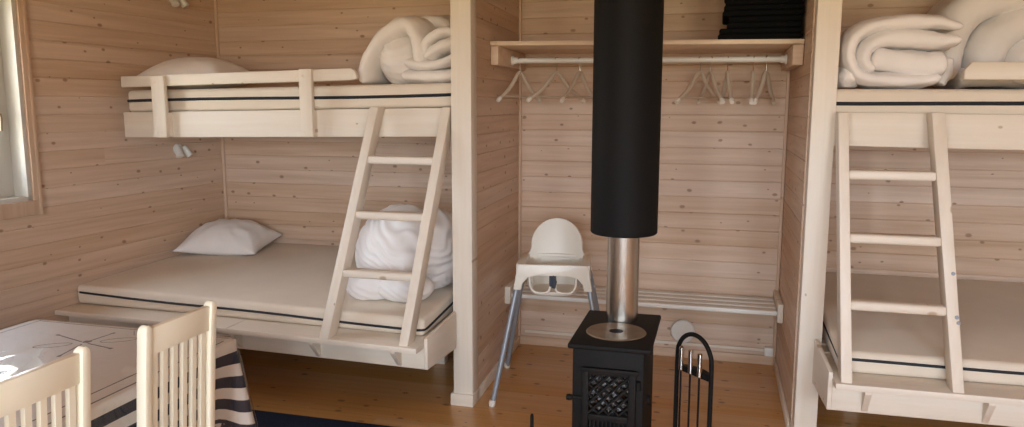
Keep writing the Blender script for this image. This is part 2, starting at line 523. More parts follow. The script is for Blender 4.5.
# the two partitions beside the wardrobe, panelled on both faces, with their end posts
def partition(side, xa, xb, xp):
    """faces at xa (looking left) and xb (looking right)"""
    p1 = board_wall('wall_partition_%s' % side, M['panel_y'], 0.085, D, depth=(xb - xa) / 2)
    p1.location = (xb, 0, 0)
    if side == 'left':        # this face runs a little out of square
        p1.location = (0.099, 0, 0); p1.rotation_euler = (0, 0, math.radians(1.95))
    p2 = board_wall('wall_partition_%s_bunk_face' % side, M['panel_y'], -D, -0.085, depth=(xb - xa) / 2)
    p2.location = (xa, 0, 0); p2.rotation_euler = (0, 0, math.pi)
    mb = MB(); mb.box(xp, xp + PW - (0.001 if side == 'left' else 0.007), 0.0, 0.09, 0.0, H, 0.003)
    o = struct(mb.build('trim_post_%s' % side, M['beam_z']))
    mb = MB(); mb.box(xp - 0.012, xp + PW + 0.004, -0.014, 0.095, 0.0, 0.062, 0.002)
    struct(mb.build('baseboard_post_%s' % side, M['beam_x']))


partition('left', 0.015, 0.070, 0.003)
partition('right', XR + 0.006, XR + 0.075, XR + 0.012)


def quarter(name, x, y, z0, z1, w=0.02):
    mb = MB(); mb.box(x - w / 2, x + w / 2, y - w / 2, y + w / 2, z0, z1, 0.006)
    return struct(mb.build(name, M['trim']))


quarter('trim_corner_left', XL(D) + 0.009, D - 0.009, 0, H)
quarter('trim_corner_wardrobe_left', 0.072, D - 0.009, 0, H, 0.018)
quarter('trim_corner_wardrobe_right', XR - 0.004, D - 0.009, 0, H, 0.018)
mb = MB(); mb.box(0.06, XR + 0.006, D - 0.014, D, 0.0, 0.055, 0.003)
struct(mb.build('baseboard_back', M['trim_x']))
mb = MB(); mb.hexa([(0.092, 0.0955, 0), (0.109, 0.0955, 0), (0.079, D - 0.014, 0), (0.060, D - 0.014, 0),
                    (0.092, 0.0955, 0.055), (0.109, 0.0955, 0.055), (0.079, D - 0.014, 0.055), (0.060, D - 0.014, 0.055)], 0.003)
struct(mb.build('baseboard_left', M['beam_y']))
mb = MB(); mb.box(XR - 0.007, XR + 0.006, 0.0955, D - 0.014, 0.0, 0.055, 0.003)
struct(mb.build('baseboard_right', M['beam_y']))


# window in the left wall (own frame of the wall)
def to_left(o):
    o.location = LO; o.rotation_euler = (0, 0, LA); return o


y0, y1, z0, z1 = LWIN
mb = MB()
tw = 0.042
mb.box(0, 0.018, y1, y1 + tw, z0 - 0.075, z1 + 0.09, 0.003)
mb.box(0.0, 0.026, y1 + tw - 0.018, y1 + tw, z0 - 0.075, z1 + 0.09, 0.004)
mb.box(0, 0.018, y0 - tw, y0, z0 - 0.075, z1 + 0.09, 0.003)
mb.box(0, 0.0185, y0 - tw, y1 + tw, z1, z1 + 0.09, 0.003)
mb.box(0, 0.0185, y0 - tw, y1 + tw, z0 - 0.075, z0, 0.003)
win = struct(to_left(mb.build('window_1', M['trim'])))
wj = MB()
wj.box(-0.13, 0.002, y1 - 0.02, y1, z0, z1); wj.box(-0.13, 0.002, y0, y0 + 0.02, z0, z1)
wj.box(-0.13, 0.002, y0, y1, z0, z0 + 0.02); wj.box(-0.13, 0.002, y0, y1, z1 - 0.02, z1)
j = wj.build('window_jamb', M['window_paint'], smooth=False); j.parent = win
ym = (y0 + y1) / 2
for a, b in ((y0 + 0.02, ym), (ym, y1 - 0.02)):
    s = MB(); fw = 0.105; xa, xb = -0.130, -0.085
    s.box(xa, xb, a, a + fw, z0 + 0.02, z1 - 0.02, 0.005); s.box(xa, xb, b - fw, b, z0 + 0.02, z1 - 0.02, 0.005)
    s.box(xa, xb, a + fw, b - fw, z0 + 0.02, z0 + 0.02 + fw, 0.005); s.box(xa, xb, a + fw, b - fw, z1 - 0.02 - fw, z1 - 0.02, 0.005)
    s.box(xa + 0.01, xb - 0.01, a + fw, b - fw, (z0 + z1) / 2 - 0.012, (z0 + z1) / 2 + 0.012, 0.003)
    so = s.build('window_sash', M['window_paint']); so.parent = win
    g = MB(); g.box(-0.109, -0.105, a + fw, b - fw, z0 + 0.02 + fw, z1 - 0.02 - fw)
    go = g.build('pane', M['glass'], smooth=False); go.parent = so
h = MB(); h.box(-0.087, -0.075, y1 - 0.105, y1 - 0.081, 1.40, 1.48, 0.003)
h.tube([(-0.075, y1 - 0.093, 1.45), (-0.045, y1 - 0.093, 1.45), (-0.040, y1 - 0.095, 1.43), (-0.040, y1 - 0.10, 1.37)], 0.007, 8)
ho = h.build('window_latch', M['brass']); ho.parent = win

# windows and glazed door of the front wall (behind the camera)
for i, (x0, x1, za, zb) in enumerate(FWIN):
    door = i == 1
    f = MB(); fw = 0.07
    f.box(x0, x0 + fw, YF - 0.11, YF + 0.012, za, zb, 0.004); f.box(x1 - fw, x1, YF - 0.11, YF + 0.012, za, zb, 0.004)
    f.box(x0 + fw, x1 - fw, YF - 0.11, YF + 0.012, za, za + fw, 0.004); f.box(x0 + fw, x1 - fw, YF - 0.11, YF + 0.012, zb - fw, zb, 0.004)
    if not door: f.box((x0 + x1) / 2 - 0.03, (x0 + x1) / 2 + 0.03, YF - 0.10, YF, za + fw, zb - fw, 0.004)
    fo = struct(f.build('door_1' if door else 'window_%d' % (2 if i == 0 else 3), M['window_paint']))
    g = MB(); g.box(x0 + fw, x1 - fw, YF - 0.062, YF - 0.058, za + fw, zb - fw)
    g.build('pane', M['glass'], fo, smooth=False)

# ------------------------------------------------------------------ beds
def mattress(name, label, group, p, piping_loop, cord=0.0062):
    """p: 8 corners of the mattress; piping_loop: closed loop of points for the dark cord"""
    mb = MB()
    mb.hexa(p, 0.022, 0, 4)
    xs = [q[0] for q in p]; ys = [q[1] for q in p]; zs = [q[2] for q in p]
    base = Vector((sum(xs) / 8, sum(ys) / 8, min(zs)))
    t = thing(name, label, 'mattress', base, group)
    mb.build('mattress_cover', M['mattress'], t, angle=60)
    pp = MB(); pp.tube(piping_loop, cord, 8, closed=True)
    pp.build('piping', M['piping'], t)
    return t


# ---- left upper bunk (rises a touch towards the post)
def zt(x, base):   # the whole bunk is hung slightly out of level
    return base + 0.0145 * (x + 2.0)


xl = -1.993
bunk = thing('bunk_bed', 'whitewashed upper bunk frame on the left wall with a slatted guard rail', 'bunk bed', (-1.0, 0.5, 1.3))
YB = 0.12
mb = MB()
mb.hexa([(xl, YB, zt(xl, 1.316)), (0.0, YB, zt(0, 1.316)), (0.0, YB + 0.035, zt(0, 1.316)), (xl, YB + 0.035, zt(xl, 1.316)),
         (xl, YB, zt(xl, 1.457)), (0.0, YB, zt(0, 1.459)), (0.0, YB + 0.035, zt(0, 1.459)), (xl, YB + 0.035, zt(xl, 1.457))], 0.003)
mb.build('front_beam', M['beam_x'], bunk)
mb = MB()
n = 11
for i in range(n):
    ya = YB + 0.04 + i * 0.081
    mb.hexa([(xl, ya, zt(xl, 1.435)), (0.018, ya, zt(0, 1.435)), (0.018, ya + 0.068, zt(0, 1.435)), (xl, ya + 0.068, zt(xl, 1.435)),
             (xl, ya, zt(xl, 1.455)), (0.018, ya, zt(0, 1.455)), (0.018, ya + 0.068, zt(0, 1.455)), (xl, ya + 0.068, zt(xl, 1.455))])
mb.box(xl + 0.02, 0.018, D - 0.045, D - 0.002, 1.33, 1.432)
mb.build('slatted_base', M['beam_x'], bunk, smooth=False)
# guard rail with two short posts
mb = MB()
yr0, yr1 = 0.088, 0.1195
za = lambda x: 1.594 + (x + 1.968) * 0.0214
rx = -0.535
poly_lo = []
x_l = -1.968
mb.hexa([(x_l, yr0, za(x_l)), (rx - 0.02, yr0, za(rx)), (rx - 0.02, yr1, za(rx)), (x_l, yr1, za(x_l)),
         (x_l, yr0, za(x_l) + 0.061), (rx - 0.02, yr0, za(rx) + 0.06), (rx - 0.02, yr1, za(rx) + 0.06), (x_l, yr1, za(x_l) + 0.061)], 0.005)
mb.prism([(rx - 0.025, za(rx) + 0.002), (rx - 0.004, za(rx) + 0.004), (rx + 0.001, za(rx) + 0.02), (rx - 0.006, za(rx) + 0.042), (rx - 0.025, za(rx) + 0.059)], 'Y', yr0 + 0.001, yr1 - 0.001, 0.003)
mb.build('guard_rail', M['beam_x'], bunk)
for xa, xb, top in ((-1.748, -1.664, 1.655), (-0.845, -0.774, 1.682)):
    mb = MB(); mb.box(xa, xb, yr0 - 0.028, yr0 - 0.0005, zt(xa, 1.318), top, 0.004)
    for zz in (top - 0.035, zt(xa, 1.345)):
        mb.lathe([(0.0, -0.002), (0.006, -0.002), (0.006, 0.004)], ((xa + xb) / 2 - 0.015, yr0 - 0.028, zz), 10, axis='Y')
    mb.build('rail_post', M['beam_z'], bunk)
    mb = MB(); mb.box(xa + 0.004, xb - 0.004, yr0 - 0.0005, YB + 0.0005, zt(xa, 1.322), zt(xa, 1.45)); mb.build('spacer_block', M['beam_z'], bunk)

ml, mr = -1.985, -0.012
zb0, zb1 = 1.457, 1.578
ym0, ym1 = 0.145, D - 0.02
mt = lambda x, b: b + 0.0165 * (x + 2.0)
mattress('mattress', 'cream mattress with dark piping on the left upper bunk', None,
         [(ml, ym0, mt(ml, zb0)), (mr, ym0, mt(mr, zb0)), (mr, ym1, mt(mr, zb0)), (ml, ym1, mt(ml, zb0)),
          (ml, ym0, mt(ml, zb1)), (mr, ym0, mt(mr, zb1)), (mr, ym1, mt(mr, zb1)), (ml, ym1, mt(ml, zb1))],
         [(ml - 0.001, ym0 + 0.02, mt(ml, 1.521)), (ml + 0.01, ym0 - 0.001, mt(ml, 1.520))] +
         [(x, ym0 - 0.002, mt(x, 1.519 + 0.004 * math.sin(x * 3.1))) for x in (-1.8, -1.5, -1.2, -0.9, -0.6, -0.3, -0.1)] +
         [(mr - 0.01, ym0 - 0.001, mt(mr, 1.519)), (mr + 0.001, ym0 + 0.02, mt(mr, 1.519)), (mr + 0.001, ym1 - 0.02, mt(mr, 1.519)),
          (mr - 0.02, ym1 + 0.001, mt(mr, 1.519)), (ml + 0.02, ym1 + 0.001, mt(ml, 1.519)), (ml - 0.001, ym1 - 0.02, mt(ml, 1.521))], 0.008)

# ---- right upper bunk
xr = XR + PW - 0.03
rb = thing('bunk_bed', 'whitewashed upper bunk frame on the right with a short guard rail', 'bunk bed', (2.8, 0.5, 1.3))
zr = lambda x, b: b - 0.011 * (x - 1.75)
yb = 0.004
xe = XRW - 0.004
mb = MB()
mb.hexa([(XR + PW, yb, zr(1.7, 1.331)), (xe, yb, zr(xe, 1.331)), (xe, yb + 0.035, zr(xe, 1.331)), (XR + PW, yb + 0.035, zr(1.7, 1.331)),
         (XR + PW, yb, zr(1.7, 1.472)), (xe, yb, zr(xe, 1.472)), (xe, yb + 0.035, zr(xe, 1.472)), (XR + PW, yb + 0.035, zr(1.7, 1.472))], 0.003)
mb.build('front_beam', M['beam_x'], rb)
mb = MB()
for i in range(12):
    ya = yb + 0.04 + i * 0.083
    mb.box(XR + 0.071, xe, ya, ya + 0.068, 1.43, 1.448)
mb.box(XR + 0.071, xe, D - 0.045, D - 0.002, 1.33, 1.429)
mb.build('slatted_base', M['beam_x'], rb, smooth=False)
mb = MB()
mb.prism([(2.180, 1.603), (3.70, 1.588), (3.70, 1.652), (2.205, 1.672), (2.180, 1.640)], 'Y', yb - 0.032, yb - 0.0005, 0.004)
mb.build('guard_rail', M['beam_x'], rb)
mb = MB(); mb.box(3.2, 3.29, yb - 0.062, yb - 0.0325, 1.325, 1.66, 0.004); mb.build('rail_post', M['beam_z'], rb)
mb = MB(); mb.box(3.204, 3.286, yb - 0.0325, yb + 0.0005, 1.33, 1.45); mb.build('spacer_block', M['beam_z'], rb)
ml, mr, ym0, ym1 = XR + 0.09, XRW - 0.02, 0.015, D - 0.02
q = lambda x, b: b - 0.006 * (x - 1.75)
mattress('mattress', 'cream mattress with dark piping on the right upper bunk', None,
         [(ml, ym0 + 0.03, 1.4495), (mr, ym0 + 0.03, 1.4495), (mr, ym1, 1.4495), (ml, ym1, 1.4495),
          (ml, ym0 + 0.03, q(ml, 1.570)), (mr, ym0 + 0.03, q(mr, 1.570)), (mr, ym1, q(mr, 1.570)), (ml, ym1, q(ml, 1.570))],
         [(ml - 0.001, ym0 + 0.05, q(ml, 1.51)), (ml + 0.012, ym0 + 0.029, q(ml, 1.508))] +
         [(x, ym0 + 0.028, q(x, 1.510 + 0.004 * math.sin(x * 2.6 + 1))) for x in (1.8, 2.0, 2.2, 2.5, 2.8, 3.1, 3.4, 3.7)] +
         [(mr + 0.001, ym0 + 0.05, q(mr, 1.51)), (mr + 0.001, ym1 - 0.02, q(mr, 1.51)), (mr - 0.02, ym1 + 0.001, q(mr, 1.51)),
          (ml + 0.02, ym1 + 0.001, q(ml, 1.51)), (ml - 0.001, ym1 - 0.02, q(ml, 1.51))], 0.008)

# ---- lower beds: deep platforms that reach out past the posts
ZS = 0.4287                     # top of the step board
def lower_bed(label, mlabel, left):
    t = thing('platform_bed', label, 'bed', (-1.0 if left else 2.7, 0.3, 0.0))
    if left:
        fy = lambda x: -0.347 - 0.045 * (x + 2.10)      # step front edge
        xa, xb = XL(-0.38) + 0.004, -0.0135              # step from wall to end
        xo, xi = 0.004, -0.030                          # end board outer / inner
        by = lambda x: -0.268 - 0.039 * (x + 2.10)      # front beam face
        wall = XL(-0.2) + 0.004
        zlow = 0.302
    else:
        fy = lambda x: -0.401 + 0.0135 * (x - 1.71)
        xa, xb = 1.7215, XRW - 0.004
        xo, xi = 1.704, 1.736
        by = lambda x: -0.328 + 0.012 * (x - 1.71)
        wall = XRW - 0.004
        zlow = 0.292
    s = 1 if left else -1
    # step board
    mb = MB()
    mb.hexa([(xa, fy(xa), ZS - 0.026), (xb, fy(xb), ZS - 0.026), (xb, -0.12, ZS - 0.026), (xa, -0.12, ZS - 0.026),
             (xa, fy(xa), ZS), (xb, fy(xb), ZS), (xb, -0.12, ZS), (xa, -0.12, ZS)], 0.003)
    mb.build('step_board', M['beam_x'], t)
    # front beam
    lo, hi = (wall, xo - 0.0165) if left else (xo + 0.0165, wall)
    zt_ = ZS - 0.027
    mb = MB()
    mb.hexa([(lo, by(lo), zlow), (hi, by(hi), zlow), (hi, by(hi) + 0.04, zlow), (lo, by(lo) + 0.04, zlow),
             (lo, by(lo), zt_), (hi, by(hi), zt_), (hi, by(hi) + 0.04, zt_), (lo, by(lo) + 0.04, zt_)], 0.003)
    mb.build('front_beam', M['beam_x'], t)
    # end board from the beam back to the post
    yf = by(xo) + 0.0005
    th, kick = 0.0165 * s, 0.020 * s        # the board runs very slightly outward to the post
    mb = MB()
    p0, p1 = (xo - th, xo), (xo - th + kick, xo + kick)
    mb.hexa([(p0[0], yf, zlow), (p0[1], yf, zlow), (p1[1], -0.0155, zlow), (p1[0], -0.0155, zlow),
             (p0[0], yf, 0.448), (p0[1], yf, 0.448), (p1[1], -0.0155, 0.488), (p1[0], -0.0155, 0.488)], 0.002)
    mb.build('end_board', M['beam_y'], t)
    # wedge brackets that carry the overhang of the step
    for x in ((-0.137, -0.56, -1.0, -1.5) if left else (1.843, 2.27, 2.70, 3.13, 3.55)):
        yb_ = by(x) - 0.0005; yf_ = fy(x) + 0.012
        mb = MB()
        mb.prism([(yb_, zlow + 0.006), (yb_, zt_ - 0.0005), (yf_, zt_ - 0.0005), (yf_, zt_ - 0.012)], 'X', x - 0.012, x + 0.012, 0.002)
        mb.build('bracket', M['beam_y'], t)
    # carcass: slatted deck and inner joists
    mb = MB()
    d0, d1 = (XL(0.9) + 0.006, -0.035) if left else (XR + 0.09, wall)
    for i in range(9):
        ya = -0.115 + i * 0.128
        mb.box(d0, d1, ya, ya + 0.10, ZS - 0.026, ZS - 0.004)
    for x in (d0 + 0.3, (d0 + d1) / 2, d1 - 0.3):
        mb.box(x - 0.02, x + 0.02, -0.2, D - 0.02, zlow + 0.02, ZS - 0.0265)
    mb.build('slatted_deck', M['beam_x'], t, smooth=False)
    for x in (d0 + 0.25, d1 - 0.25):
        mb = MB(); mb.box(x - 0.035, x + 0.035, 0.55, 0.62, 0, zlow + 0.02, 0.003); mb.build('leg', M['beam_z'], t)
    # mattress
    if left:
        my = lambda x: -0.209 - 0.030 * (x + 2.10)
        a, b = XL(-0.1) + 0.003, -0.045
        wa = XL(1.0) + 0.012
        zf_a, zf_b, zk = 0.534, 0.515, 0.574
    else:
        my = lambda x: -0.262 + 0.02 * (x - 1.98)
        a, b = 1.745, XRW - 0.02
        wa = 1.745
        zf_a, zf_b, zk = 0.520, 0.522, 0.578
    kk = 0.030 if left else 0.045
    pz = lambda x: (0.493 - 0.016 * (x + 2.08)) if left else 0.486 + 0.003 * math.sin(4 * x)
    xs = [a] + [a + 0.035 + (b - a - 0.06) * i / 14 for i in range(15)] + [b]
    loop = [(a - 0.001, my(a) + 0.03, pz(a))] + [(x, my(x) - 0.001, pz(x) + 0.0025 * math.sin(x * 5)) for x in xs[1:-1]]
    loop = [(a + 0.004, my(a) + 0.012, pz(a))] + [(x, my(x) - 0.002, pz(x) + 0.0025 * math.sin(x * 5)) for x in xs[1:-1]]
    loop += [(b - 0.004, my(b) + 0.008, pz(b)), (b + 0.001, my(b) + 0.04, pz(b)), (b + 0.001, 0.4, 0.515), (b + 0.001, 1.0, 0.52), (b - 0.03, 1.037, 0.52),
             (wa + 0.03, 1.037, 0.52), (wa - 0.001, 1.0, 0.52), ((a + wa) / 2 - 0.001, 0.4, 0.515)]
    mattress('mattress', mlabel, None,
             [(a, my(a), ZS + 0.001), (b, my(b), ZS + 0.001), (b, 1.036, ZS + 0.001), (wa, 1.036, ZS + 0.001),
              (a, my(a), zf_a), (b, my(b), zf_b), (b, 1.036, zk), (wa, 1.036, zk)], loop)
    return t


lower_bed('whitewashed lower platform bed on the left with a step board along its front',
          'wide cream mattress with dark piping on the left lower bed', True)
lower_bed('whitewashed lower platform bed on the right with a step board along its front',
          'wide cream mattress with dark piping on the right lower bed', False)


# ---- ladders
def ladder(label, sides, ytop, ybot, ztop, thick_y, rungs, bolts=()):
    t = thing('bunk_ladder', label, 'ladder', (sum(s[0] for s in sides) / len(sides), ybot, ZS))
    for (xt0, xt1, xb0, xb1) in sides:
        mb = MB()
        mb.hexa([(xb0, ybot, ZS + 0.0005), (xb1, ybot, ZS + 0.0005), (xb1, ybot + thick_y, ZS + 0.0005), (xb0, ybot + thick_y, ZS + 0.0005),
                 (xt0, ytop, ztop), (xt1, ytop, ztop), (xt1, ytop + thick_y, ztop), (xt0, ytop + thick_y, ztop)], 0.003)
        mb.build('stringer', M['beam_z'], t)
    L, R_ = sides
    for z in rungs:
        f = (z - ZS) / (ztop - ZS)
        y = ybot + (ytop - ybot) * f
        x0 = L[3] + (L[1] - L[3]) * f - 0.004; x1 = R_[2] + (R_[0] - R_[2]) * f + 0.004
        mb = MB(); mb.box(x0, x1, y + 0.006, y + 0.076, z - 0.019, z + 0.019, 0.012, 0, 3)
        mb.build('rung', M['beam_x'], t)
    for x, z in bolts:
        f = (z - ZS) / (ztop - ZS); y = ybot + (ytop - ybot) * f
        mb = MB(); mb.lathe([(0, -0.003), (0.007, -0.003), (0.008, 0.004)], (x, y, z), 12, axis='Y')
        mb.build('dowel_plug', M['grey_tube'], t)
    return t


ladder('whitewashed three-rung ladder leaning on the left upper bunk',
       ((-0.437, -0.393, -0.503, -0.455), (-0.056, -0.012, -0.106, -0.062)), 0.034, -0.425, 1.489, 0.085,
       (1.233, 0.975, 0.712))
ladder('whitewashed three-rung ladder leaning on the right upper bunk beside the post',
       ((1.714, 1.753, 1.742, 1.783), (2.060, 2.108, 2.133, 2.173)), -0.084, -0.386, 1.472, 0.085,
       (1.222, 0.973, 0.716), ((2.135, 0.86), (2.147, 0.70), (2.153, 0.68)))


# ------------------------------------------------------------------ bedding
def pillow(name, label, c, w, d, h, rot=0.0, tilt=0.0, seed=1, mat='linen', roll=0.0, wr=0.012, drop=0.3):
    mb = MB(); n = 44

    def shape(sgn):
        def fn(a, b):
            u, v = a * 2 - 1, b * 2 - 1
            e = ((1 - abs(u) ** 2.4) * (1 - abs(v) ** 2.4))
            prof = max(e, 0) ** 0.62
            x = u * w / 2 * (1 - 0.10 * (1 - v * v) * abs(u) ** 3)
            y = v * d / 2 * (1 - 0.10 * (1 - u * u) * abs(v) ** 3)
            z = sgn * prof * h * (0.72 if sgn > 0 else 0.28)
            if sgn > 0:
                ang = math.atan2(v, u); rad = math.hypot(u, v)
                z += prof * wr * (fbm((x, y, 0), 6, seed) + 0.9 * math.sin(ang * 9 + 3 * fbm((x, y, 1), 5, seed)) * max(0, rad - 0.25))
            return (x, y, z)
        return fn
    mb.grid(shape(1), n, n); mb.grid(shape(-1), n, n)
    bmesh.ops.remove_doubles(mb.bm, verts=mb.bm.verts, dist=1e-4)
    mb.xform(Matrix.Translation(c) @ Matrix.Rotation(rot, 4, 'Z') @ Matrix.Rotation(tilt, 4, 'X') @ Matrix.Rotation(roll, 4, 'Y'))
    lo = min(v.co.z for v in mb.bm.verts)
    t = bpy.data.objects.new(name, None)
    bmesh.ops.translate(mb.bm, verts=mb.bm.verts, vec=-Vector(c))
    bpy.data.objects.remove(t)
    o = mb.build(name, M[mat], angle=180)
    o.location = c
    return tag(o, label, 'pillow')


pillow('pillow', 'white square pillow in the far corner of the left lower bed', (-1.80, 0.75, 0.612), 0.54, 0.46, 0.20,
       math.radians(10), math.radians(6), 3, roll=math.radians(1), wr=0.016)
pillow('pillow', 'off-white pillow behind the guard rail of the left upper bunk', (-1.735, 0.44, 1.643), 0.62, 0.44, 0.185,
       0, math.radians(2), 8, 'linen_warm', wr=0.004)


def band(mb, path, th, y0, y1, seed, amp=0.012, n=56, m=36, skew=0.0, power=2.6, fine=0.004):
    """a thick soft layer: a path in the xz plane swept in depth from y0 to y1, closed, with rounded edges"""
    P = catmull([(p[0], 0, p[1]) for p in path], n)
    ths = th if isinstance(th, (list, tuple)) else [th] * len(path)
    hd, yc = (y1 - y0) / 2, (y0 + y1) / 2
    tb = bmesh.new(); rings = []
    for i, q in enumerate(P):
        t = P[min(i + 1, n - 1)] - P[max(i - 1, 0)]; t.normalize()
        nn = Vector((-t.z, 0, t.x))
        f = i / (n - 1) * (len(ths) - 1); k = min(int(f), len(ths) - 2); f -= k
        w = (ths[k] * (1 - f) + ths[k + 1] * f) / 2
        s = min(i, n - 1 - i) / 4.0
        capf = math.sqrt(max(0.02, 1 - (1 - min(s, 1)) ** 2))
        ring = []
        for j in range(m):
            a = 2 * math.pi * j / m
            ca, sa = math.cos(a), math.sin(a)
            ex = 2 / power
            u = math.copysign(abs(ca) ** ex, ca) * w * capf
            v = math.copysign(abs(sa) ** (2 / 3.4), sa) * (hd - 0.02 * (1 - capf))
            p = q + nn * u + Vector((0, yc + v, 0))
            p.y += skew * i / n
            g = Vector((nn.x * ca, 0.35 * sa, nn.z * ca))
            p += g * (amp * fbm(p, 5.5, seed, 2) + fine * fbm(p, 22, seed + 3, 2)) * (0.35 + 0.65 * capf)
            ring.append(tb.verts.new(p))
        rings.append(ring)
    for A, B in zip(rings, rings[1:]):
        for k in range(m): tb.faces.new((A[k], A[(k + 1) % m], B[(k + 1) % m], B[k]))
    tb.faces.new(rings[0][::-1]); tb.faces.new(rings[-1])
    bmesh.ops.recalc_face_normals(tb, faces=tb.faces)
    mb._merge(tb)


def blob(mb, c, r, seed, amp=0.03, fine=0.008, freq=4.0, squash=None, swirl=0.0, res=5):
    """soft heap: a displaced ball with swirling folds, flattened where it rests"""
    tb = bmesh.new(); bmesh.ops.create_icosphere(tb, subdivisions=res, radius=1)
    for v in tb.verts:
        n = v.co.normalized()
        p = Vector((n.x * r[0], n.y * r[1], n.z * r[2]))
        f = fbm(p, freq, seed, 3)
        w = Vector((p.x, p.y, p.z)) + Vector((fbm(p, 3, seed + 1), fbm(p, 3, seed + 2), fbm(p, 3, seed + 5))) * 0.07
        rid = 1 - abs(noise.noise(w * (freq * 2.2) + Vector((seed, 0, 0)))) * 2
        sw = math.sin((w.x * 0.6 + w.z * 1.0 - w.y * 0.5) * swirl + 4 * f) if swirl else 0
        p += n * (amp * f + fine * rid + (fine * 1.1 * sw if swirl else 0))
        v.co = p + Vector(c)
        if squash is not None and v.co.z < squash: v.co.z = squash + (v.co.z - squash) * 0.02
    bmesh.ops.recalc_face_normals(tb, faces=tb.faces)
    mb._merge(tb)


def finish(mb, name, mat, label, cat='duvet'):
    bb = [v.co for v in mb.bm.verts]
    c = Vector((sum(v.x for v in bb) / len(bb), sum(v.y for v in bb) / len(bb), min(v.z for v in bb)))
    bmesh.ops.translate(mb.bm, verts=mb.bm.verts, vec=-c)
    o = mb.build(name, M[mat], angle=180); o.location = c
    return tag(o, label, cat)


# loosely rolled duvet on the left upper bunk, against the post
def toward(x, z, k): return (1.243 + (x - 1.243) * k, 1.4958 + (z - 1.4958) * k)


U = lambda px, py: toward(-0.674 + (px - 355) * 0.00575, 1.626 + (82 - py) * 0.00518, 0.961)
mb = MB()
band(mb, [U(363, 84), U(363, 69), U(370, 52), U(382, 37), U(397, 26), U(408, 25), U(415, 35), U(418, 50), U(420, 66)],
     [0.085, 0.090, 0.10, 0.11, 0.115, 0.105, 0.10, 0.10, 0.09], 0.19, 0.72, 4, 0.014, fine=0.007, n=80)
blob(mb, (U(393, 62)[0], 0.40, U(391, 60)[1]), (0.125, 0.20, 0.150), 6, 0.02, 0.003, 4, squash=1.606, swirl=110)
band(mb, [U(398, 22), U(410, 17), U(424, 18), U(434, 27)], 0.10, 0.42, 0.9, 9, 0.02)
band(mb, [U(424, 56), U(424, 45), U(433, 36), U(446, 32), U(458, 35), U(463, 44)], 0.078, 0.2, 0.72, 12, 0.012, fine=0.007)
band(mb, [U(425, 58), U(433, 51), U(444, 46), U(458, 43)], 0.070, 0.19, 0.68, 13, 0.010, fine=0.007)
band(mb, [U(406, 62), U(416, 65), U(430, 66), U(444, 63), U(456, 56), U(460, 48)], 0.070, 0.18, 0.72, 14, 0.010, fine=0.007)
band(mb, [U(402, 76), U(416, 77), U(436, 77), U(460, 75)], 0.080, 0.19, 0.75, 15, 0.012, fine=0.007)
finish(mb, 'duvet', 'linen_warm', 'loosely rolled white duvet on the left upper bunk beside the post')

# folded duvet on the right upper bunk
V = lambda px, py: toward(1.763 + (px - 844) * 0.00397, 1.589 + (86 - py) * 0.004375, 0.954)
mb = MB()
band(mb, [V(963, 30), V(940, 25), V(905, 24), V(877, 26), V(859, 35), V(851, 50), V(855, 66), V(868, 77), V(900, 81), V(930, 81), V(946, 78)],
     [0.045, 0.062, 0.068, 0.068, 0.068, 0.070, 0.068, 0.066, 0.064, 0.064, 0.055], 0.05, 0.36, 21, 0.012, n=90, fine=0.006)
band(mb, [V(963, 43), V(940, 43), V(905, 40), V(883, 41), V(869, 50), V(868, 62), V(877, 72)],
     [0.05, 0.078, 0.088, 0.084, 0.07, 0.066, 0.05], 0.045, 0.36, 22, 0.012, n=80, fine=0.006)
band(mb, [V(874, 58), V(900, 62), V(928, 66), V(951, 66)], [0.10, 0.115, 0.12, 0.10], 0.055, 0.35, 23, 0.012, fine=0.006)
band(mb, [V(950, 84), V(957, 72), V(958, 58)], [0.06, 0.06, 0.05], 0.16, 0.36, 26, 0.01)
blob(mb, (V(854, 76)[0], 0.20, V(850, 76)[1]), (0.058, 0.13, 0.052), 24, 0.01, 0.004, 9, squash=1.578)
finish(mb, 'duvet', 'linen', 'thick white duvet folded in layers on the right upper bunk')

W = lambda px, py: (2.209 + (px - 940) * 0.0043, 1.664 + (70 - py) * 0.0044)
mb = MB()
band(mb, [W(946, 82), W(948, 50), W(956, 22), W(972, 6), W(1000, 0), W(1040, 8), W(1065, 40), W(1070, 78)],
     [0.12, 0.16, 0.18, 0.18, 0.18, 0.18, 0.16, 0.14], 0.385, 0.9, 31, 0.022, n=70)
band(mb, [W(985, 84), W(984, 58), W(992, 38), W(1010, 26), W(1034, 24), W(1060, 34)], [0.16, 0.17, 0.18, 0.18, 0.18, 0.16], 0.38, 0.85, 32, 0.02, n=60)
band(mb, [W(1012, 86), W(1016, 66), W(1030, 50), W(1060, 46)], [0.16, 0.17, 0.17, 0.15], 0.375, 0.8, 33, 0.018)
band(mb, [W(955, 80), W(975, 78), W(1010, 80), W(1060, 82)], 0.09, 0.385, 0.88, 34, 0.012)
finish(mb, 'duvet', 'linen', 'bulky white duvet behind the guard rail of the right upper bunk')

# crumpled duvet on the left lower bed, behind the ladder
mb = MB()
blob(mb, (-0.345, 0.20, 0.73), (0.225, 0.27, 0.25), 41, 0.035, 0.005, 3.0, squash=0.548, swirl=120, res=6)
blob(mb, (-0.19, 0.30, 0.74), (0.15, 0.28, 0.225), 43, 0.03, 0.005, 3.0, squash=0.552, swirl=120, res=6)
blob(mb, (-0.44, -0.01, 0.597), (0.125, 0.11, 0.080), 44, 0.015, 0.003, 4, squash=0.532, swirl=120, res=5)
blob(mb, (-0.25, -0.01, 0.595), (0.15, 0.11, 0.075), 45, 0.015, 0.003, 4, squash=0.532, swirl=120, res=5)
finish(mb, 'duvet', 'linen', 'crumpled white duvet heaped behind the ladder of the left lower bed')

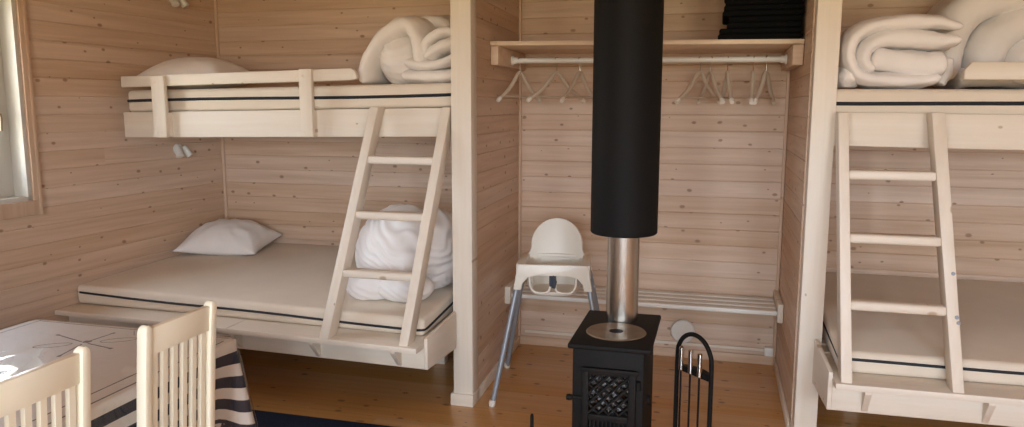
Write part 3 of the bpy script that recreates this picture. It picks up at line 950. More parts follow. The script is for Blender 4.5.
# ------------------------------------------------------------------ wardrobe niche: shelf, rail, hangers, blankets
YS = 0.36
sh = thing('wardrobe_shelf', 'pale pine shelf board across the niche carrying black blankets', 'shelf', (0.85, 0.7, 1.8))
zs = lambda x: 1.8255 - 0.0125 * (x - 0.1)
x0, x1 = 0.072, XR + 0.003
wl_ = lambda y: 0.0992 - 0.03405 * y + 0.002      # face of the left partition
mb = MB(); mb.hexa([(wl_(YS), YS, zs(x0) - 0.022), (x1, YS, zs(x1) - 0.022), (x1, D - 0.02, zs(x1) - 0.022), (wl_(D), D - 0.02, zs(x0) - 0.022),
                    (wl_(YS), YS, zs(x0)), (x1, YS, zs(x1)), (x1, D - 0.02, zs(x1)), (wl_(D), D - 0.02, zs(x0))], 0.002)
mb.build('shelf_board', M['shelf'], sh)
for a, b in ((x0, x0 + 0.042), (x1 - 0.048, x1)):
    mb = MB(); zz = zs(a) - 0.024
    fa, fb = (wl_(YS), wl_(YS) + 0.042) if a == x0 else (a, b)
    ba, bb_ = (wl_(D), wl_(D) + 0.042) if a == x0 else (a, b)
    mb.hexa([(fa, YS + 0.012, zz - 0.095), (fb, YS + 0.012, zz - 0.095), (bb_, D - 0.02, zz - 0.095), (ba, D - 0.02, zz - 0.095),
             (fa, YS + 0.012, zz), (fb, YS + 0.012, zz), (bb_, D - 0.02, zz), (ba, D - 0.02, zz)], 0.003)
    mb.build('side_support', M['trim_x'], sh)
rod = thing('clothes_rail', 'white round clothes rail under the wardrobe shelf', 'rail', (0.85, 0.68, 1.74))
mb = MB(); mb.tube([(0.121, 0.68, 1.745), (XR - 0.047, 0.68, 1.733)], 0.0145, 16); mb.build('pole', M['white_paint'], rod)
for xx, zz, s in ((0.1205, 1.745, 1), (XR - 0.0455, 1.733, -1)):
    mb = MB(); mb.lathe([(0, 0), (0.026, 0), (0.026, 0.008 * s), (0.019, 0.012 * s), (0.019, 0.03 * s), (0, 0.03 * s)], (xx, 0.68, zz), 20, axis='X')
    mb.build('end_socket', M['white_paint'], rod)


def make_hanger():
    t = thing('coat_hanger', '', 'coat hanger', (0, 0, 0))
    # origin at the middle of the rail; arms in the local yz plane
    arm = [(0.0, -0.066), (0.018, -0.072), (0.045, -0.098), (0.085, -0.138), (0.13, -0.172), (0.175, -0.198), (0.20, -0.211)]
    mb = MB()
    for s in (-1, 1):
        pts = catmull([(0.0, s * a, b) for a, b in arm], 18)
        mb.tube(pts, [0.011 - 0.002 * abs(i / 17 - 0.4) for i in range(18)], 10)
    mb.build('shoulder', M['hanger'], t)
    mb = MB(); mb.tube([(0, -0.165, -0.196), (0, 0.165, -0.196)], 0.005, 8)
    mb.build('crossbar', M['hanger'], t)
    for s in (-1, 1):
        mb = MB(); mb.tube([(0, s * 0.192, -0.207), (0, s * 0.203, -0.213), (0, s * 0.213, -0.222)], [0.0115, 0.0125, 0.0105], 10)
        mb.build('end_tip', M['hanger_tip'], t)
    mb = MB()
    hk = [(0, 0.0, -0.066), (0, 0, -0.035)] + [(0, 0.0175 * math.sin(a), -0.0175 * math.cos(a) + 0.0) for a in [math.radians(q) for q in range(10, 260, 20)]]
    mb.tube(hk, 0.0022, 8)
    mb.build('hook', M['steel'], t)
    return t


H0 = make_hanger()
hang = [(0.167, 19, 'pale wooden coat hanger at the left end of the rail, near the side wall'),
        (0.376, 35, 'pale wooden coat hanger second from the left, turned nearly face-on'),
        (0.503, 16, 'pale wooden coat hanger just left of the black chimney'),
        (1.138, 30, 'pale wooden coat hanger nearest right of the chimney, turned outward'),
        (1.193, -18, 'pale wooden coat hanger second right of the chimney, crossing its neighbour'),
        (1.276, -7, 'pale wooden coat hanger third right of the chimney, seen edge-on'),
        (1.404, 3, 'pale wooden coat hanger second from the right end, seen edge-on'),
        (1.467, 16, 'pale wooden coat hanger at the right end of the rail')]
for i, (x, a, lab) in enumerate(hang):
    o = H0 if i == 0 else copy_tree(H0)
    z = 1.745 - 0.012 * (x - 0.126) / 1.436
    o.location = (x, 0.68, z); o.rotation_euler = (0, 0, math.radians(-a)); o['label'] = lab
    o['group'] = 'coat hangers on the clothes rail'

# folded black blankets
zz = 1.8122
names = ('at the bottom of the stack on the shelf', 'second from the bottom of the stack', 'third from the bottom of the stack',
         'fourth from the bottom of the stack', 'topmost of the stack')
for i in range(5):
    hgt = (0.052, 0.056, 0.052, 0.055, 0.052)[i]
    xa = (1.222, 1.262, 1.240, 1.252, 1.246)[i]; xb = (1.604, 1.600, 1.606, 1.599, 1.603)[i]
    ya = (0.375, 0.382, 0.378, 0.385, 0.38)[i]
    mb = MB()
    for k in range(2):   # folded once: two rounded layers
        mb.box(xa + 0.006 * k, xb, ya + 0.004 * k, 0.80, zz + k * hgt / 2 + 0.0005, zz + (k + 1) * hgt / 2 - 0.0003, 0.012, 0, 4)
    o = mb.build('folded_blanket', M['black_cloth'], angle=60)
    cc = Vector(((xa + xb) / 2, 0.6, zz)); o.data.transform(Matrix.Translation(-cc)); o.location = cc
    tag(o, 'black folded blanket, ' + names[i], 'blanket', 'black blankets on the wardrobe shelf')
    zz += hgt

# slatted shoe rack low on the back wall
rk = thing('shoe_rack', 'low white slatted rack across the niche behind the stove', 'rack', (0.85, 0.85, 0.4))
for i in range(4):
    ya = 0.715 + i * 0.085
    mb = MB(); mb.box(0.108, XR - 0.026, ya, ya + 0.066, 0.384, 0.409, 0.006, 0, 3); mb.build('slat', M['white_paint'], rk)
for a, b in ((0.072, 0.107), (XR - 0.025, XR + 0.004)):
    mb = MB(); mb.box(a, b, 0.70, D - 0.002, 0.35, 0.452, 0.004); mb.build('end_bracket', M['beam_y'], rk)

vt = thing('air_vent', 'round white air vent low on the back wall', 'vent', (1.082, D - 0.002, 0.165))
mb = MB(); mb.lathe([(0, -0.03), (0.064, -0.028), (0.070, -0.022), (0.071, -0.01), (0.05, -0.008)], (1.082, D, 0.165), 36, axis='Y'); mb.build('vent_disc', M['white_paint'], vt)
mb = MB(); mb.lathe([(0.045, -0.009), (0.045, 0.0), (0, 0)], (1.082, D, 0.165), 28, axis='Y'); mb.build('vent_collar', M['white_paint'], vt)
cp = thing('cable_duct', 'thin white pipe along the foot of the back wall ending in a small box', 'pipe', (1.2, D - 0.02, 0.09))
mb = MB(); mb.box(0.11, 1.548, D - 0.018, D - 0.001, 0.079, 0.097, 0.003); mb.build('duct', M['beam_x'], cp)
mb = MB(); mb.box(1.5485, 1.596, D - 0.045, D - 0.001, 0.062, 0.112, 0.004); mb.build('end_box', M['white_paint'], cp)

# ------------------------------------------------------------------ stove and chimney
SX0, SX1, SY0, SY1 = 0.764, 1.022, -0.850, -0.43
st = thing('wood_stove', 'small black cast-iron wood stove with a round hotplate on top', 'stove', (0.9, -0.63, 0))
mb = MB(); mb.box(SX0, SX1, SY0, SY1, 0.12, 0.632, 0.010)
mb.box(SX0 - 0.006, SX1 + 0.006, SY0 - 0.006, SY1 + 0.006, 0.120, 0.150, 0.005)
mb.build('body', M['iron'], st)
mb = MB(); mb.box(SX0 - 0.016, 1.046, SY0 - 0.018, -0.394, 0.6325, 0.652, 0.007, 0, 3); mb.build('top_plate', M['iron'], st)
hc = (0.899, -0.682, 0.652)
mb = MB(); mb.lathe([(0.0, 0.0015), (0.027, 0.0015), (0.028, 0.0045), (0.109, 0.0045), (0.113, 0.0), (0.113, -0.004), (0, -0.004)], hc, 56); hp = mb.build('hotplate', M['hotplate'], st)
mb = MB(); mb.lathe([(0, 0.0052), (0.024, 0.0052), (0.026, 0.0015)], hc, 32); mb.build('centre_cap', M['iron'], hp)
for x in (SX0 + 0.03, SX1 - 0.03):
    for y in (SY0 + 0.035, SY1 - 0.035):
        mb = MB(); mb.tube([(x, y, 0.12), (x, y, 0.05), (x, y - 0.006, 0.0)], [0.021, 0.014, 0.02], 12); mb.build('leg', M['iron'], st)
# door with a lattice window
dx0, dx1, dz0, dz1 = 0.804, 0.996, 0.285, 0.568
yd = SY0 - 0.0005
mb = MB()
wx0, wx1, wz0, wz1 = 0.828, 0.970, 0.398, 0.545
mb.box(dx0, wx0, yd - 0.024, yd, dz0, dz1, 0.004); mb.box(wx1, dx1, yd - 0.024, yd, dz0, dz1, 0.004)
mb.box(wx0, wx1, yd - 0.024, yd, wz1, dz1, 0.004); mb.box(wx0, wx1, yd - 0.024, yd, 0.374, wz0, 0.003)
mb.box(wx0, wx1, yd - 0.024, yd, dz0, 0.335, 0.003)
for i in range(10):
    x = wx0 + 0.004 + i * 0.0148
    mb.box(x, x + 0.0065, yd - 0.02, yd - 0.004, 0.333, 0.376, 0.002)
mb.box(dx0 - 0.008, dx1 + 0.010, yd - 0.030, yd - 0.0245, dz1 - 0.012, dz1 + 0.004, 0.002)
dr = mb.build('door', M['iron'], st)
mb = MB()
cell = 0.0365
cx, cz = (wx0 + wx1) / 2, (wz0 + wz1) / 2
hw, hh = (wx1 - wx0) / 2, (wz1 - wz0) / 2
for s in (-1, 1):
    for k in range(-6, 7):
        c0 = k * cell
        pts = []
        # line x*s - z = c0 clipped to the opening
        for x in (-hw, hw):
            z = s * x + c0
            if -hh <= z <= hh: pts.append((x, z))
        for z in (-hh, hh):
            x = (z - c0) * s
            if -hw < x < hw: pts.append((x, z))
        if len(pts) >= 2:
            (xa, za_), (xb, zb_) = pts[0], pts[1]
            if math.hypot(xa - xb, za_ - zb_) > 0.01:
                mb.tube([(cx + xa, yd - 0.014 - 0.003 * s, cz + za_), (cx + xb, yd - 0.014 - 0.003 * s, cz + zb_)], 0.0042, 6)
mb.build('lattice', M['iron'], dr)
mb = MB(); mb.box(wx0, wx1, yd - 0.006, yd - 0.003, wz0, wz1); mb.build('door_glass', M['stove_glass'], dr, smooth=False)
mb = MB(); mb.box(wx0, wx1, yd - 0.0028, yd - 0.0004, wz0, wz1); mb.build('soot_panel', M['ash'], dr, smooth=False)
mb = MB(); mb.tube([(dx0 + 0.008, yd - 0.012, 0.450), (SX0 + 0.004, yd - 0.014, 0.452), (SX0 - 0.004, yd - 0.016, 0.452)], 0.006, 8)
mb.lathe([(0, -0.013), (0.010, -0.010), (0.012, 0), (0.010, 0.010), (0, 0.013)], (SX0 - 0.006, yd - 0.018, 0.452), 16, axis='X')
mb.build('door_handle', M['iron'], dr)
for z in (0.33, 0.515):
    mb = MB(); mb.tube([(dx1 + 0.008, yd - 0.012, z - 0.016), (dx1 + 0.008, yd - 0.012, z + 0.016)], 0.009, 12); mb.build('hinge', M['iron'], dr)
mb = MB(); mb.lathe([(0, 0.012), (0.016, 0.011), (0.02, 0.0), (0.012, -0.003)], (SX1, SY0 + 0.16, 0.40), 18, axis='X'); mb.build('air_knob', M['iron'], st)

chx, chy = 0.898, -0.50
ch = thing('chimney', 'thick black insulated chimney pipe with a bare steel flue below it', 'chimney', (chx, chy, 0.66))
mb = MB(); mb.lathe([(0.063, 0.6525), (0.063, 1.02), (0.05, 1.02), (0.05, 0.6525), (0.063, 0.6525)], (chx, chy, 0), 48); mb.build('flue_pipe', M['steel'], ch)
mb = MB(); mb.lathe([(0.0635, 1.002), (0.125, 1.002), (0.1305, 1.008), (0.1305, H - 0.001)], (chx, chy, 0), 64)
mb.build('insulated_pipe', M['black_pipe'], ch)

# fire tools
tdir = Vector((0.72, -0.69, 0)); tdir.normalize()
tc_ = Vector((1.182, -0.345, 0))
ts = thing('fire_tool_stand', 'black arched fire tool stand on the floor right of the stove', 'stand', tc_)
hw_ = 0.098
top = 0.575
arch = [tc_ + tdir * (-hw_) + Vector((0, 0, z)) for z in (0.015, 0.15, 0.30, 0.42)]
for k in range(1, 14):
    a = math.pi * (1 - k / 14)
    arch.append(tc_ + tdir * (hw_ * math.cos(a)) + Vector((0, 0, 0.455 + 0.108 * math.sin(a))))
arch += [tc_ + tdir * hw_ + Vector((0, 0, z)) for z in (0.42, 0.30, 0.15, 0.015)]
mb = MB(); mb.tube(catmull(arch, 60), 0.0095, 12); mb.build('arch', M['iron'], ts)
mb = MB(); mb.lathe([(0, 0.0), (0.105, 0.0), (0.11, 0.006), (0.105, 0.015), (0.02, 0.020), (0, 0.02)], tc_, 40); mb.build('base', M['iron'], ts)
mb = MB()
nrm = Vector((-tdir.y, tdir.x, 0))
z = 0.40
pl = []
for k in range(0, 13):
    a = math.pi * k / 12
    pl.append(tc_ + tdir * (-0.085 * math.cos(a)) - nrm * (-0.045 * math.sin(a)))
pl2 = [tuple(p)[:2] for p in pl]
mb.prism([(p.x, p.y) for p in pl], 'Z', z - 0.013, z + 0.013, 0.003)
mb.build('hook_plate', M['iron'], ts)
tools = (('fire_poker', 'black fire poker with a steel handle, leftmost in the tool stand', -0.054, 0.0),
         ('fire_shovel', 'black fire shovel with a steel handle, middle of the tool stand', 0.0, 0.0),
         ('fire_hook', 'black fire hook with a steel handle, rightmost in the tool stand', 0.052, 0.0))
for i, (nm, lab, off, dz) in enumerate(tools):
    b = tc_ + tdir * off - nrm * 0.020
    t = thing(nm, lab, 'fire tool', (b.x, b.y, 0.06))
    mb = MB(); mb.tube([b + Vector((0, 0, q)) for q in (0.400, 0.404, 0.498, 0.504)], [0.007, 0.0105, 0.0105, 0.006], 14); mb.build('handle', M['chrome'], t)
    mb = MB(); mb.tube([b + Vector((0, 0, 0.400)), b + Vector((0, 0, 0.10))], 0.0042, 10); mb.build('shaft', M['iron'], t)
    mb = MB()
    if i == 0: mb.tube([b + Vector((0, 0, 0.10)), b + Vector((0, 0, 0.06)), b - nrm * 0.02 + Vector((0, 0, 0.045))], [0.0042, 0.005, 0.003], 10)
    elif i == 1: mb.hexa([tuple(b + tdir * q + nrm * w + Vector((0, 0, h_))) for h_ in (0.05, 0.14) for q, w in ((-0.024, -0.006), (0.024, -0.006), (0.024, 0.002), (-0.024, 0.002))], 0.002)
    else: mb.tube([b + Vector((0, 0, 0.10)), b + Vector((0, 0, 0.07)), b - nrm * 0.018 + Vector((0, 0, 0.06)), b - nrm * 0.022 + Vector((0, 0, 0.078))], [0.0042, 0.0042, 0.0042, 0.003], 10)
    mb.build('head', M['iron'], t)

# thin upright rod by the stove
rd = thing('stove_poker', 'thin black rod standing upright on the floor left of the stove', 'rod', (0.63, -0.90, 0))
mb = MB(); mb.tube([(0.627, -0.90, 0.01), (0.627, -0.90, 0.375), (0.627, -0.90, 0.385)], [0.0065, 0.0065, 0.005], 12); mb.build('shaft', M['iron'], rd)
mb = MB(); mb.lathe([(0, 0), (0.05, 0), (0.05, 0.008), (0.012, 0.014), (0, 0.014)], (0.627, -0.90, 0), 28); mb.build('base', M['iron'], rd)

# ------------------------------------------------------------------ high chair
hcx = thing('high_chair', 'white plastic high chair with grey steel legs left of the chimney', 'high chair', (0.44, 0.33, 0))
HR = math.radians(8)
HM = Matrix.Translation((0.452, 0.315, 0)) @ Matrix.Rotation(HR, 4, 'Z')     # local: front = -y


def hbuild(mb, name, mat, parent=None, angle=35):
    mb.xform(HM); return mb.build(name, M[mat], parent or hcx, angle=angle)


for sx, sy, fx, fy in ((-1, -1, 0.291, 0.243), (1, -1, 0.291, 0.243), (-1, 1, 0.291, 0.325), (1, 1, 0.291, 0.325)):
    a = Vector((sx * 0.176, sy * 0.125 + 0.0, 0.625)); b = Vector((sx * fx, sy * fy, 0.012))
    mb = MB(); mb.tube([a, b], 0.0135, 14)
    lg = hbuild(mb, 'leg', 'grey_tube')
    mb = MB(); mb.tube([b + Vector((0, 0, 0.018)), b + Vector((sx * 0.002, sy * 0.002, 0.0)), b + Vector((sx * 0.003, sy * 0.002, -0.012))], [0.0165, 0.0175, 0.015], 14)
    hbuild(mb, 'foot_cap', 'plastic', lg)
# tray-less rim with arched aprons and leg sockets
mb = MB()
def apron(y0_, y1_):
    arc = [(-0.197, 0.585), (-0.157, 0.585), (-0.150, 0.618), (-0.125, 0.648), (-0.08, 0.660), (0.08, 0.660), (0.125, 0.648), (0.150, 0.618), (0.157, 0.585), (0.197, 0.585),
           (0.186, 0.65), (0.176, 0.708), (0.165, 0.716), (-0.165, 0.716), (-0.176, 0.708), (-0.186, 0.65)]
    mb.prism(arc, 'Y', y0_, y1_, 0.004)
apron(-0.172, -0.148); apron(0.130, 0.15)
for sx in (-1, 1):
    arc = [(-0.165, 0.586), (-0.125, 0.586), (-0.115, 0.63), (-0.08, 0.660), (0.07, 0.660), (0.10, 0.63), (0.11, 0.586), (0.148, 0.586), (0.145, 0.714), (-0.16, 0.714)]
    x = sx * 0.172
    mb.prism(arc, 'X', x - 0.012, x + 0.012, 0.004)
mb.box(-0.172, -0.140, -0.150, 0.132, 0.698, 0.7155, 0.005); mb.box(0.140, 0.172, -0.150, 0.132, 0.698, 0.7155, 0.005)
mb.box(-0.150, 0.150, -0.160, -0.138, 0.697, 0.7158, 0.005); mb.box(-0.150, 0.150, 0.118, 0.140, 0.697, 0.7158, 0.005)
hbuild(mb, 'seat_rim', 'plastic')
# bucket seat: a rounded tub open at two leg holes
mb = MB()
def tub(a, b):
    th_ = a * 2 * math.pi; lv = b
    z = 0.700 - 0.150 * lv
    sq = 0.16 * (1 - 0.10 * lv ** 2) if lv < 0.8 else 0.16 * (0.936 - 1.9 * (lv - 0.8) ** 1.0)
    sx = 0.150 * (1 - 0.22 * lv ** 3); sy = 0.145 * (1 - 0.18 * lv ** 3)
    ca, sa = math.cos(th_), math.sin(th_)
    ex = 0.55
    return (sx * math.copysign(abs(ca) ** ex, ca), sy * math.copysign(abs(sa) ** ex, sa) - 0.005, z)
nU, nV = 64, 18
tb = bmesh.new()
VV = [[tb.verts.new(tub(i / nU, j / (nV - 1))) for j in range(nV)] for i in range(nU)]
for i in range(nU):
    for j in range(nV - 1):
        q = [VV[i][j], VV[(i + 1) % nU][j], VV[(i + 1) % nU][j + 1], VV[i][j + 1]]
        c = sum((v.co for v in q), Vector()) / 4
        hole = c.y < -0.10 and 0.016 < abs(c.x) < 0.108 and 0.572 < c.z < 0.69
        if not hole: tb.faces.new(q)
tb.faces.new([VV[i][nV - 1] for i in range(nU)])
for v in [v for v in tb.verts if not v.link_faces]: tb.verts.remove(v)
bmesh.ops.recalc_face_normals(tb, faces=tb.faces)
bmesh.ops.solidify(tb, geom=list(tb.faces), thickness=0.005)
mb._merge(tb)
for sx in (-1, 1):   # rounded lips of the leg holes
    loop = [(sx * x, -0.1495, z) for x, z in ((0.014, 0.69), (0.014, 0.60), (0.022, 0.577), (0.045, 0.568), (0.085, 0.570), (0.108, 0.590), (0.116, 0.625), (0.117, 0.69))]
    mb.tube(catmull(loop, 30), 0.006, 8)
hbuild(mb, 'seat_shell', 'plastic', angle=50)
# backrest: tall arched panel, slightly wrapped and leaning back
mb = MB()
def back(a, b):
    t_ = a; s = b * 2 - 1
    zz_ = 0.690 + 0.210 * t_
    wid = 0.134 if t_ < 0.36 else 0.134 * math.sqrt(max(0.0, 1 - ((t_ - 0.36) / 0.64) ** 2.1))
    wid += 0.034 * max(0.0, (0.30 - t_) / 0.30) ** 1.6
    wid = max(wid, 0.004)
    y = 0.132 + 0.046 * t_ - 0.035 * (s * wid / 0.148) ** 2
    return (s * wid, y, zz_)
tb = bmesh.new(); nU, nV = 30, 22
VV = [[tb.verts.new(back(i / (nU - 1), j / (nV - 1))) for j in range(nV)] for i in range(nU)]
for i in range(nU - 1):
    for j in range(nV - 1): tb.faces.new((VV[i][j], VV[i + 1][j], VV[i + 1][j + 1], VV[i][j + 1]))
bmesh.ops.recalc_face_normals(tb, faces=tb.faces)
bmesh.ops.solidify(tb, geom=list(tb.faces), thickness=0.012)
mb._merge(tb)
hbuild(mb, 'backrest', 'plastic', angle=60)
mb = MB(); mb.box(-0.017, 0.017, -0.168, -0.150, 0.605, 0.70, 0.004)
mb.tube([(0.0, -0.166, 0.66), (0.012, -0.172, 0.63), (0.005, -0.168, 0.60)], 0.010, 8)
hbuild(mb, 'safety_strap', 'strap')

# ------------------------------------------------------------------ wall lamps
def wall_lamp(label, y, z):
    x = XL(y)
    t = thing('wall_lamp', label, 'lamp', (x, y, z))
    mb = MB(); mb.lathe([(0, 0.022), (0.030, 0.020), (0.034, 0.0)], (x, y, z), 24, axis='X'); mb.build('wall_plate', M['white_paint'], t)
    for s in (-1, 1):
        mb = MB()
        c = Vector((x + 0.03, y + 0.002 + s * 0.030, z + 0.008))
        d = Vector((0.45, s * 0.28, -0.85)); d.normalize()
        mb.tube([(x + 0.015, y, z + 0.004), tuple(c)], 0.005, 8)
        mb.tube([c - d * 0.012, c - d * 0.008, c + d * 0.015, c + d * 0.060, c + d * 0.062], [0.010, 0.017, 0.021, 0.024, 0.018], 18)
        mb.build('spot_head', M['white_paint'], t)
    return t


wall_lamp('small white twin-spot wall lamp under the left upper bunk', 0.62, 1.222)
wall_lamp('small white twin-spot wall lamp high above the left upper bunk', 0.66, 2.150)

# ------------------------------------------------------------------ dining corner
mb = MB(); mb.box(-2.0, 0.15, -1.95, -0.345, 0.0005, 0.009, 0.003)
o = mb.build('rug', M['rug'])
tag(o, 'dark navy rug on the pine floor under the dining table', 'rug')

TX0, TX1, TY0, TY1, TZ = -1.085, -0.256, -3.05, -1.366, 0.74
tbl = thing('dining_table', 'wooden dining table hidden under a striped cloth', 'table', ((TX0 + TX1) / 2, -2.2, 0))
mb = MB(); mb.box(TX0 + 0.003, TX1 - 0.003, TY0 + 0.003, TY1 - 0.003, TZ - 0.032, TZ - 0.003, 0.006); mb.build('tabletop', M['table_wood'], tbl)
mb = MB()
mb.box(TX0 + 0.07, TX1 - 0.07, TY1 - 0.10, TY1 - 0.078, 0.64, 0.7075); mb.box(TX0 + 0.07, TX1 - 0.07, TY0 + 0.078, TY0 + 0.10, 0.64, 0.7075)
mb.box(TX0 + 0.078, TX0 + 0.10, TY0 + 0.1, TY1 - 0.1, 0.64, 0.7075); mb.box(TX1 - 0.10, TX1 - 0.078, TY0 + 0.1, TY1 - 0.1, 0.64, 0.7075)
mb.build('apron', M['table_wood'], tbl, smooth=False)
for x in (TX0 + 0.09, TX1 - 0.09):
    for y in (TY0 + 0.09, TY1 - 0.09):
        mb = MB(); mb.hexa([(x - 0.022, y - 0.022, 0.0095), (x + 0.022, y - 0.022, 0.0095), (x + 0.022, y + 0.022, 0.0095), (x - 0.022, y + 0.022, 0.0095),
                            (x - 0.032, y - 0.032, 0.7075), (x + 0.032, y - 0.032, 0.7075), (x + 0.032, y + 0.032, 0.7075), (x - 0.032, y + 0.032, 0.7075)], 0.003)
        mb.build('leg', M['beam_z'], tbl)


def drape(off, drop, seed, rc=0.035, step=0.012):
    """cloth over the table: flat top, skirt with flared corners. returns a bmesh builder"""
    out = []    # perimeter points with outward normals
    def seg(p, q_, nrm_):
        L_ = math.hypot(q_[0] - p[0], q_[1] - p[1]); k = max(2, int(L_ / 0.03))
        for i in range(k): out.append(((p[0] + (q_[0] - p[0]) * i / k, p[1] + (q_[1] - p[1]) * i / k), nrm_, 0.0))
    x0_, x1_, y0_, y1_ = TX0 - off, TX1 + off, TY0 - off, TY1 + off
    def corner(cx_, cy_, a0_):
        for i in range(9):
            a = a0_ + math.pi / 2 * i / 8
            out.append(((cx_ + rc * math.cos(a), cy_ + rc * math.sin(a)), (math.cos(a), math.sin(a)), math.sin(math.pi * (i + 0.5) / 9)))
    seg((x1_, y0_ + rc), (x1_, y1_ - rc), (1, 0)); corner(x1_ - rc, y1_ - rc, 0)
    seg((x1_ - rc, y1_), (x0_ + rc, y1_), (0, 1)); corner(x0_ + rc, y1_ - rc, math.pi / 2)
    seg((x0_, y1_ - rc), (x0_, y0_ + rc), (-1, 0)); corner(x0_ + rc, y0_ + rc, math.pi)
    seg((x0_ + rc, y0_), (x1_ - rc, y0_), (0, -1)); corner(x1_ - rc, y0_ + rc, 1.5 * math.pi)
    tb = bmesh.new()
    zt0 = TZ + off
    rings = []
    lay = tb.verts.layers.float.new('hang')
    def droop(x, y):      # the cloth hangs lower towards its corners
        dx = min(abs(x - x0_), abs(x - x1_)); dy = min(abs(y - y0_), abs(y - y1_))
        t_ = max(0.0, 1 - max(dx, dy) / 0.17)
        return 1 + 0.40 * t_ * t_ * (1.6 - 0.6 * t_)
    nd = int(drop / 0.016)
    prof = [(-0.012, 0.0), (-0.004, -0.0012), (0.0, -0.005)] + [(0.0, -0.005 - (drop - 0.005) * i / nd) for i in range(1, nd + 1)]
    for (r_, h_) in prof:
        ring = []
        for i, ((x, y), nn, cf) in enumerate(out):
            d_ = -h_
            wave = 0.010 * math.sin(i * 0.33 + seed) + 0.006 * math.sin(i * 0.81 + seed * 2)
            fl = (0.03 + wave / 0.28) * d_ + 0.20 * cf * d_
            fl = max(fl, 0.004 * min(1, d_ / 0.02)) if d_ > 0.005 else 0
            v = tb.verts.new((x + nn[0] * (r_ + fl), y + nn[1] * (r_ + fl), zt0 + h_ * droop(x, y)))
            v[lay] = d_; ring.append(v)
        rings.append(ring)
    n_ = len(out)
    for A, B in zip(rings, rings[1:]):
        for k in range(n_): tb.faces.new((A[k], A[(k + 1) % n_], B[(k + 1) % n_], B[k]))
    f = tb.faces.new(rings[0])
    bmesh.ops.recalc_face_normals(tb, faces=tb.faces)
    if f.normal.z < 0: bmesh.ops.reverse_faces(tb, faces=tb.faces)
    m_ = MB(); m_._merge(tb); return m_


mb = drape(0.001, 0.272, 1.0)
zc = TZ + 0.0016
# printed border lines and the sketched compass motif lie in the cloth
def ink_line(p, q_, w):
    p, q_ = Vector((*p, 0)), Vector((*q_, 0)); d = (q_ - p).normalized(); n_ = Vector((-d.y, d.x, 0)) * w / 2
    mb.hexa([tuple(v + Vector((0, 0, z))) for z in (zc - 0.0005, zc) for v in (p - n_, q_ - n_, q_ + n_, p + n_)], 0, 1)
ink_line((TX1 - 0.020, TY0), (TX1 - 0.020, TY1 - 0.05), 0.005)
ink_line((TX1 - 0.072, TY0), (TX1 - 0.072, TY1 - 0.30), 0.004)
ink_line((TX0 + 0.028, TY0), (TX0 + 0.036, TY1 + 0.0), 0.004)
ink_line((TX0 + 0.040, TY1 - 0.02), (TX1 - 0.02, TY1 - 0.02), 0.003)
mc = Vector((-0.695, -1.548))
for ex, ey in ((-0.157, 0.046), (0.011, 0.116), (0.131, -0.027), (0.032, -0.134)):
    ink_line((mc.x + ex * 0.12, mc.y + ey * 0.12), (mc.x + ex, mc.y + ey), 0.0055)
    e_ = Vector((ex, ey)); u_ = e_.normalized()
    ink_line((mc.x + ex - u_.x * 0.012, mc.y + ey - u_.y * 0.012), (mc.x + ex, mc.y + ey), 0.011)
ink_line((mc.x - 0.012, mc.y + 0.01), (mc.x + 0.012, mc.y + 0.01), 0.02)
ink_line((-0.60, -1.44), (-0.64, -1.395), 0.002)
for cx_, cy_ in ((-0.075, -0.050), (0.085, 0.052)):
    u_ = Vector((cx_, cy_)).normalized()
    pts = [(mc.x + cx_ + u_.x * 0.055 * math.cos(t) - u_.y * 0.020 * math.sin(t), mc.y + cy_ + u_.y * 0.055 * math.cos(t) + u_.x * 0.020 * math.sin(t)) for t in [2 * math.pi * k / 16 for k in range(17)]]
    for p, q_ in zip(pts, pts[1:]): ink_line(p, q_, 0.0025)
bmesh.ops.translate(mb.bm, verts=mb.bm.verts, vec=(0, 0, -TZ))
o = mb.build('tablecloth', [M['cloth'], M['ink']], angle=50); o.location = (0, 0, TZ)
tag(o, 'white cloth with black striped border draped over the dining table', 'tablecloth')
mb = drape(0.005, 0.280, 1.0)
bmesh.ops.translate(mb.bm, verts=mb.bm.verts, vec=(0, 0, -TZ))
o = mb.build('plastic_cover', M['clear_plastic'], angle=50); o.location = (0, 0, TZ)
tag(o, 'clear shiny plastic sheet laid over the striped tablecloth', 'table cover')


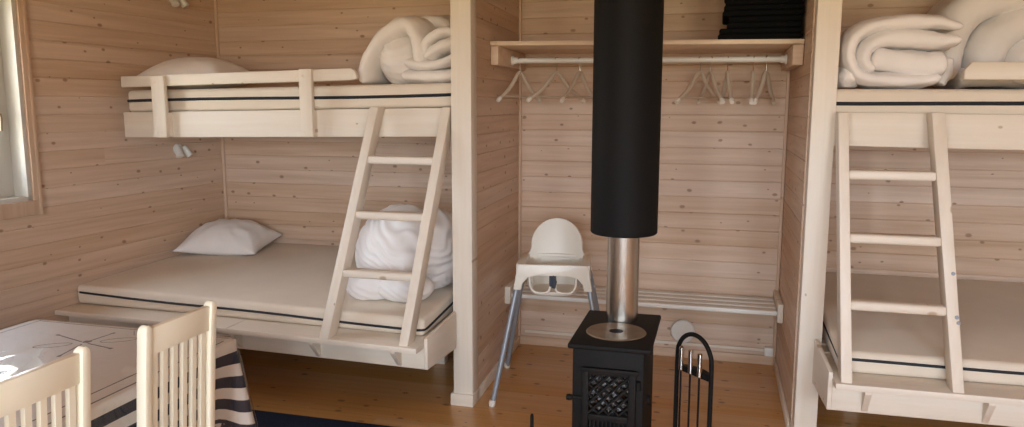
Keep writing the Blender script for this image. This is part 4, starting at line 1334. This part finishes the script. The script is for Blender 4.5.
# dining chairs: cream, spindle backs
def make_chair():
    t = thing('dining_chair', '', 'chair', (0, 0, 0))
    W2 = 0.1245; top = 0.962
    lean = lambda z: 0.0 if z < 0.45 else 0.035 * ((z - 0.45) / 0.5) ** 1.2
    bx = -0.135 + 0.0
    for s in (-1, 1):
        pts = [(bx, 0.0095), (bx, 0.45), (bx + lean(0.6), 0.6), (bx + lean(0.8), 0.8), (bx + lean(top), top - 0.018)]
        mb = MB(); tb = bmesh.new(); rings = []
        for x, z in pts + [(bx + lean(top) + 0.0005, top - 0.0095), (bx + lean(top) + 0.0008, top - 0.004), (bx + lean(top) + 0.001, top)]:
            k = 1.0 if z < top - 0.012 else (0.88 if z < top - 0.007 else (0.66 if z < top - 0.002 else 0.25))
            hx, hy = 0.0148 * (1 if k == 1 else (0.3 + 0.7 * k)), 0.0125 * k
            rings.append([tb.verts.new((x + a * hx, s * W2 + b * hy, z)) for a, b in ((-1, -1), (1, -1), (1, 1), (-1, 1))])
        for A, B in zip(rings, rings[1:]):
            for k in range(4): tb.faces.new((A[k], A[(k + 1) % 4], B[(k + 1) % 4], B[k]))
        tb.faces.new(rings[0][::-1]); tb.faces.new(rings[-1])
        bmesh.ops.recalc_face_normals(tb, faces=tb.faces)
        vert = [e for e in tb.edges if abs(e.verts[0].co.z - e.verts[1].co.z) > 0.003]
        bmesh.ops.bevel(tb, geom=vert, offset=0.004, segments=2, profile=0.5, affect='EDGES')
        mb._merge(tb); mb.build('back_post', M['chair_paint'], t)
    X = lambda z: bx + lean(z)
    def bar(name, z0_, z1_, hx, y0_, y1_):
        mb = MB(); mb.hexa([(X(z0_) - hx, y0_, z0_), (X(z0_) + hx, y0_, z0_), (X(z0_) + hx, y1_, z0_), (X(z0_) - hx, y1_, z0_),
                            (X(z1_) - hx, y0_, z1_), (X(z1_) + hx, y0_, z1_), (X(z1_) + hx, y1_, z1_), (X(z1_) - hx, y1_, z1_)], 0.004)
        mb.build(name, M['chair_paint'], t)
    bar('top_rail', 0.878, 0.950, 0.010, -W2 + 0.0115, W2 - 0.0115)
    bar('lower_rail', 0.50, 0.54, 0.010, -W2 + 0.0115, W2 - 0.0115)
    for i in range(6):
        y = -W2 + 0.0125 + (i + 0.5 + 0.0) * (2 * W2 - 0.025) / 6
        mb = MB(); hw2 = 0.0082
        za_, zb_ = 0.538, 0.880; zm = 0.7
        for q0, q1 in ((za_, zm), (zm, zb_)):
            mb.hexa([(X(q0) - 0.006, y - hw2, q0), (X(q0) + 0.006, y - hw2, q0), (X(q0) + 0.006, y + hw2, q0), (X(q0) - 0.006, y + hw2, q0),
                     (X(q1) - 0.006, y - hw2, q1), (X(q1) + 0.006, y - hw2, q1), (X(q1) + 0.006, y + hw2, q1), (X(q1) - 0.006, y + hw2, q1)], 0.0)
        mb.build('back_slat', M['chair_paint'], t)
    mb = MB(); mb.hexa([(bx - 0.36, -0.165, 0.425), (bx + 0.012, -0.108, 0.425), (bx + 0.012, 0.108, 0.425), (bx - 0.36, 0.165, 0.425),
                        (bx - 0.36, -0.165, 0.452), (bx + 0.012, -0.108, 0.452), (bx + 0.012, 0.108, 0.452), (bx - 0.36, 0.165, 0.452)], 0.007)
    mb.build('seat', M['chair_paint'], t)
    for s in (-1, 1):
        mb = MB(); mb.tube([(bx - 0.33, s * 0.138, 0.4255), (bx - 0.335, s * 0.142, 0.0095)], [0.018, 0.012], 12); mb.build('front_leg', M['chair_paint'], t)
        mb = MB(); mb.tube([(bx - 0.332, s * 0.140, 0.2), (bx, s * W2, 0.2)], 0.009, 10); mb.build('stretcher', M['chair_paint'], t)
    return t


c1 = make_chair(); c1.location = (0, -1.828, 0)
c1['label'] = 'cream painted slat-back chair at the far end of the table side, nearest the beds'; c1['group'] = 'cream chairs at the dining table'
c2 = copy_tree(c1); c2.location = (-0.018, -2.252, 0)
c2['label'] = 'cream painted slat-back chair at the left edge, cut off by the picture'; c2['group'] = 'cream chairs at the dining table'
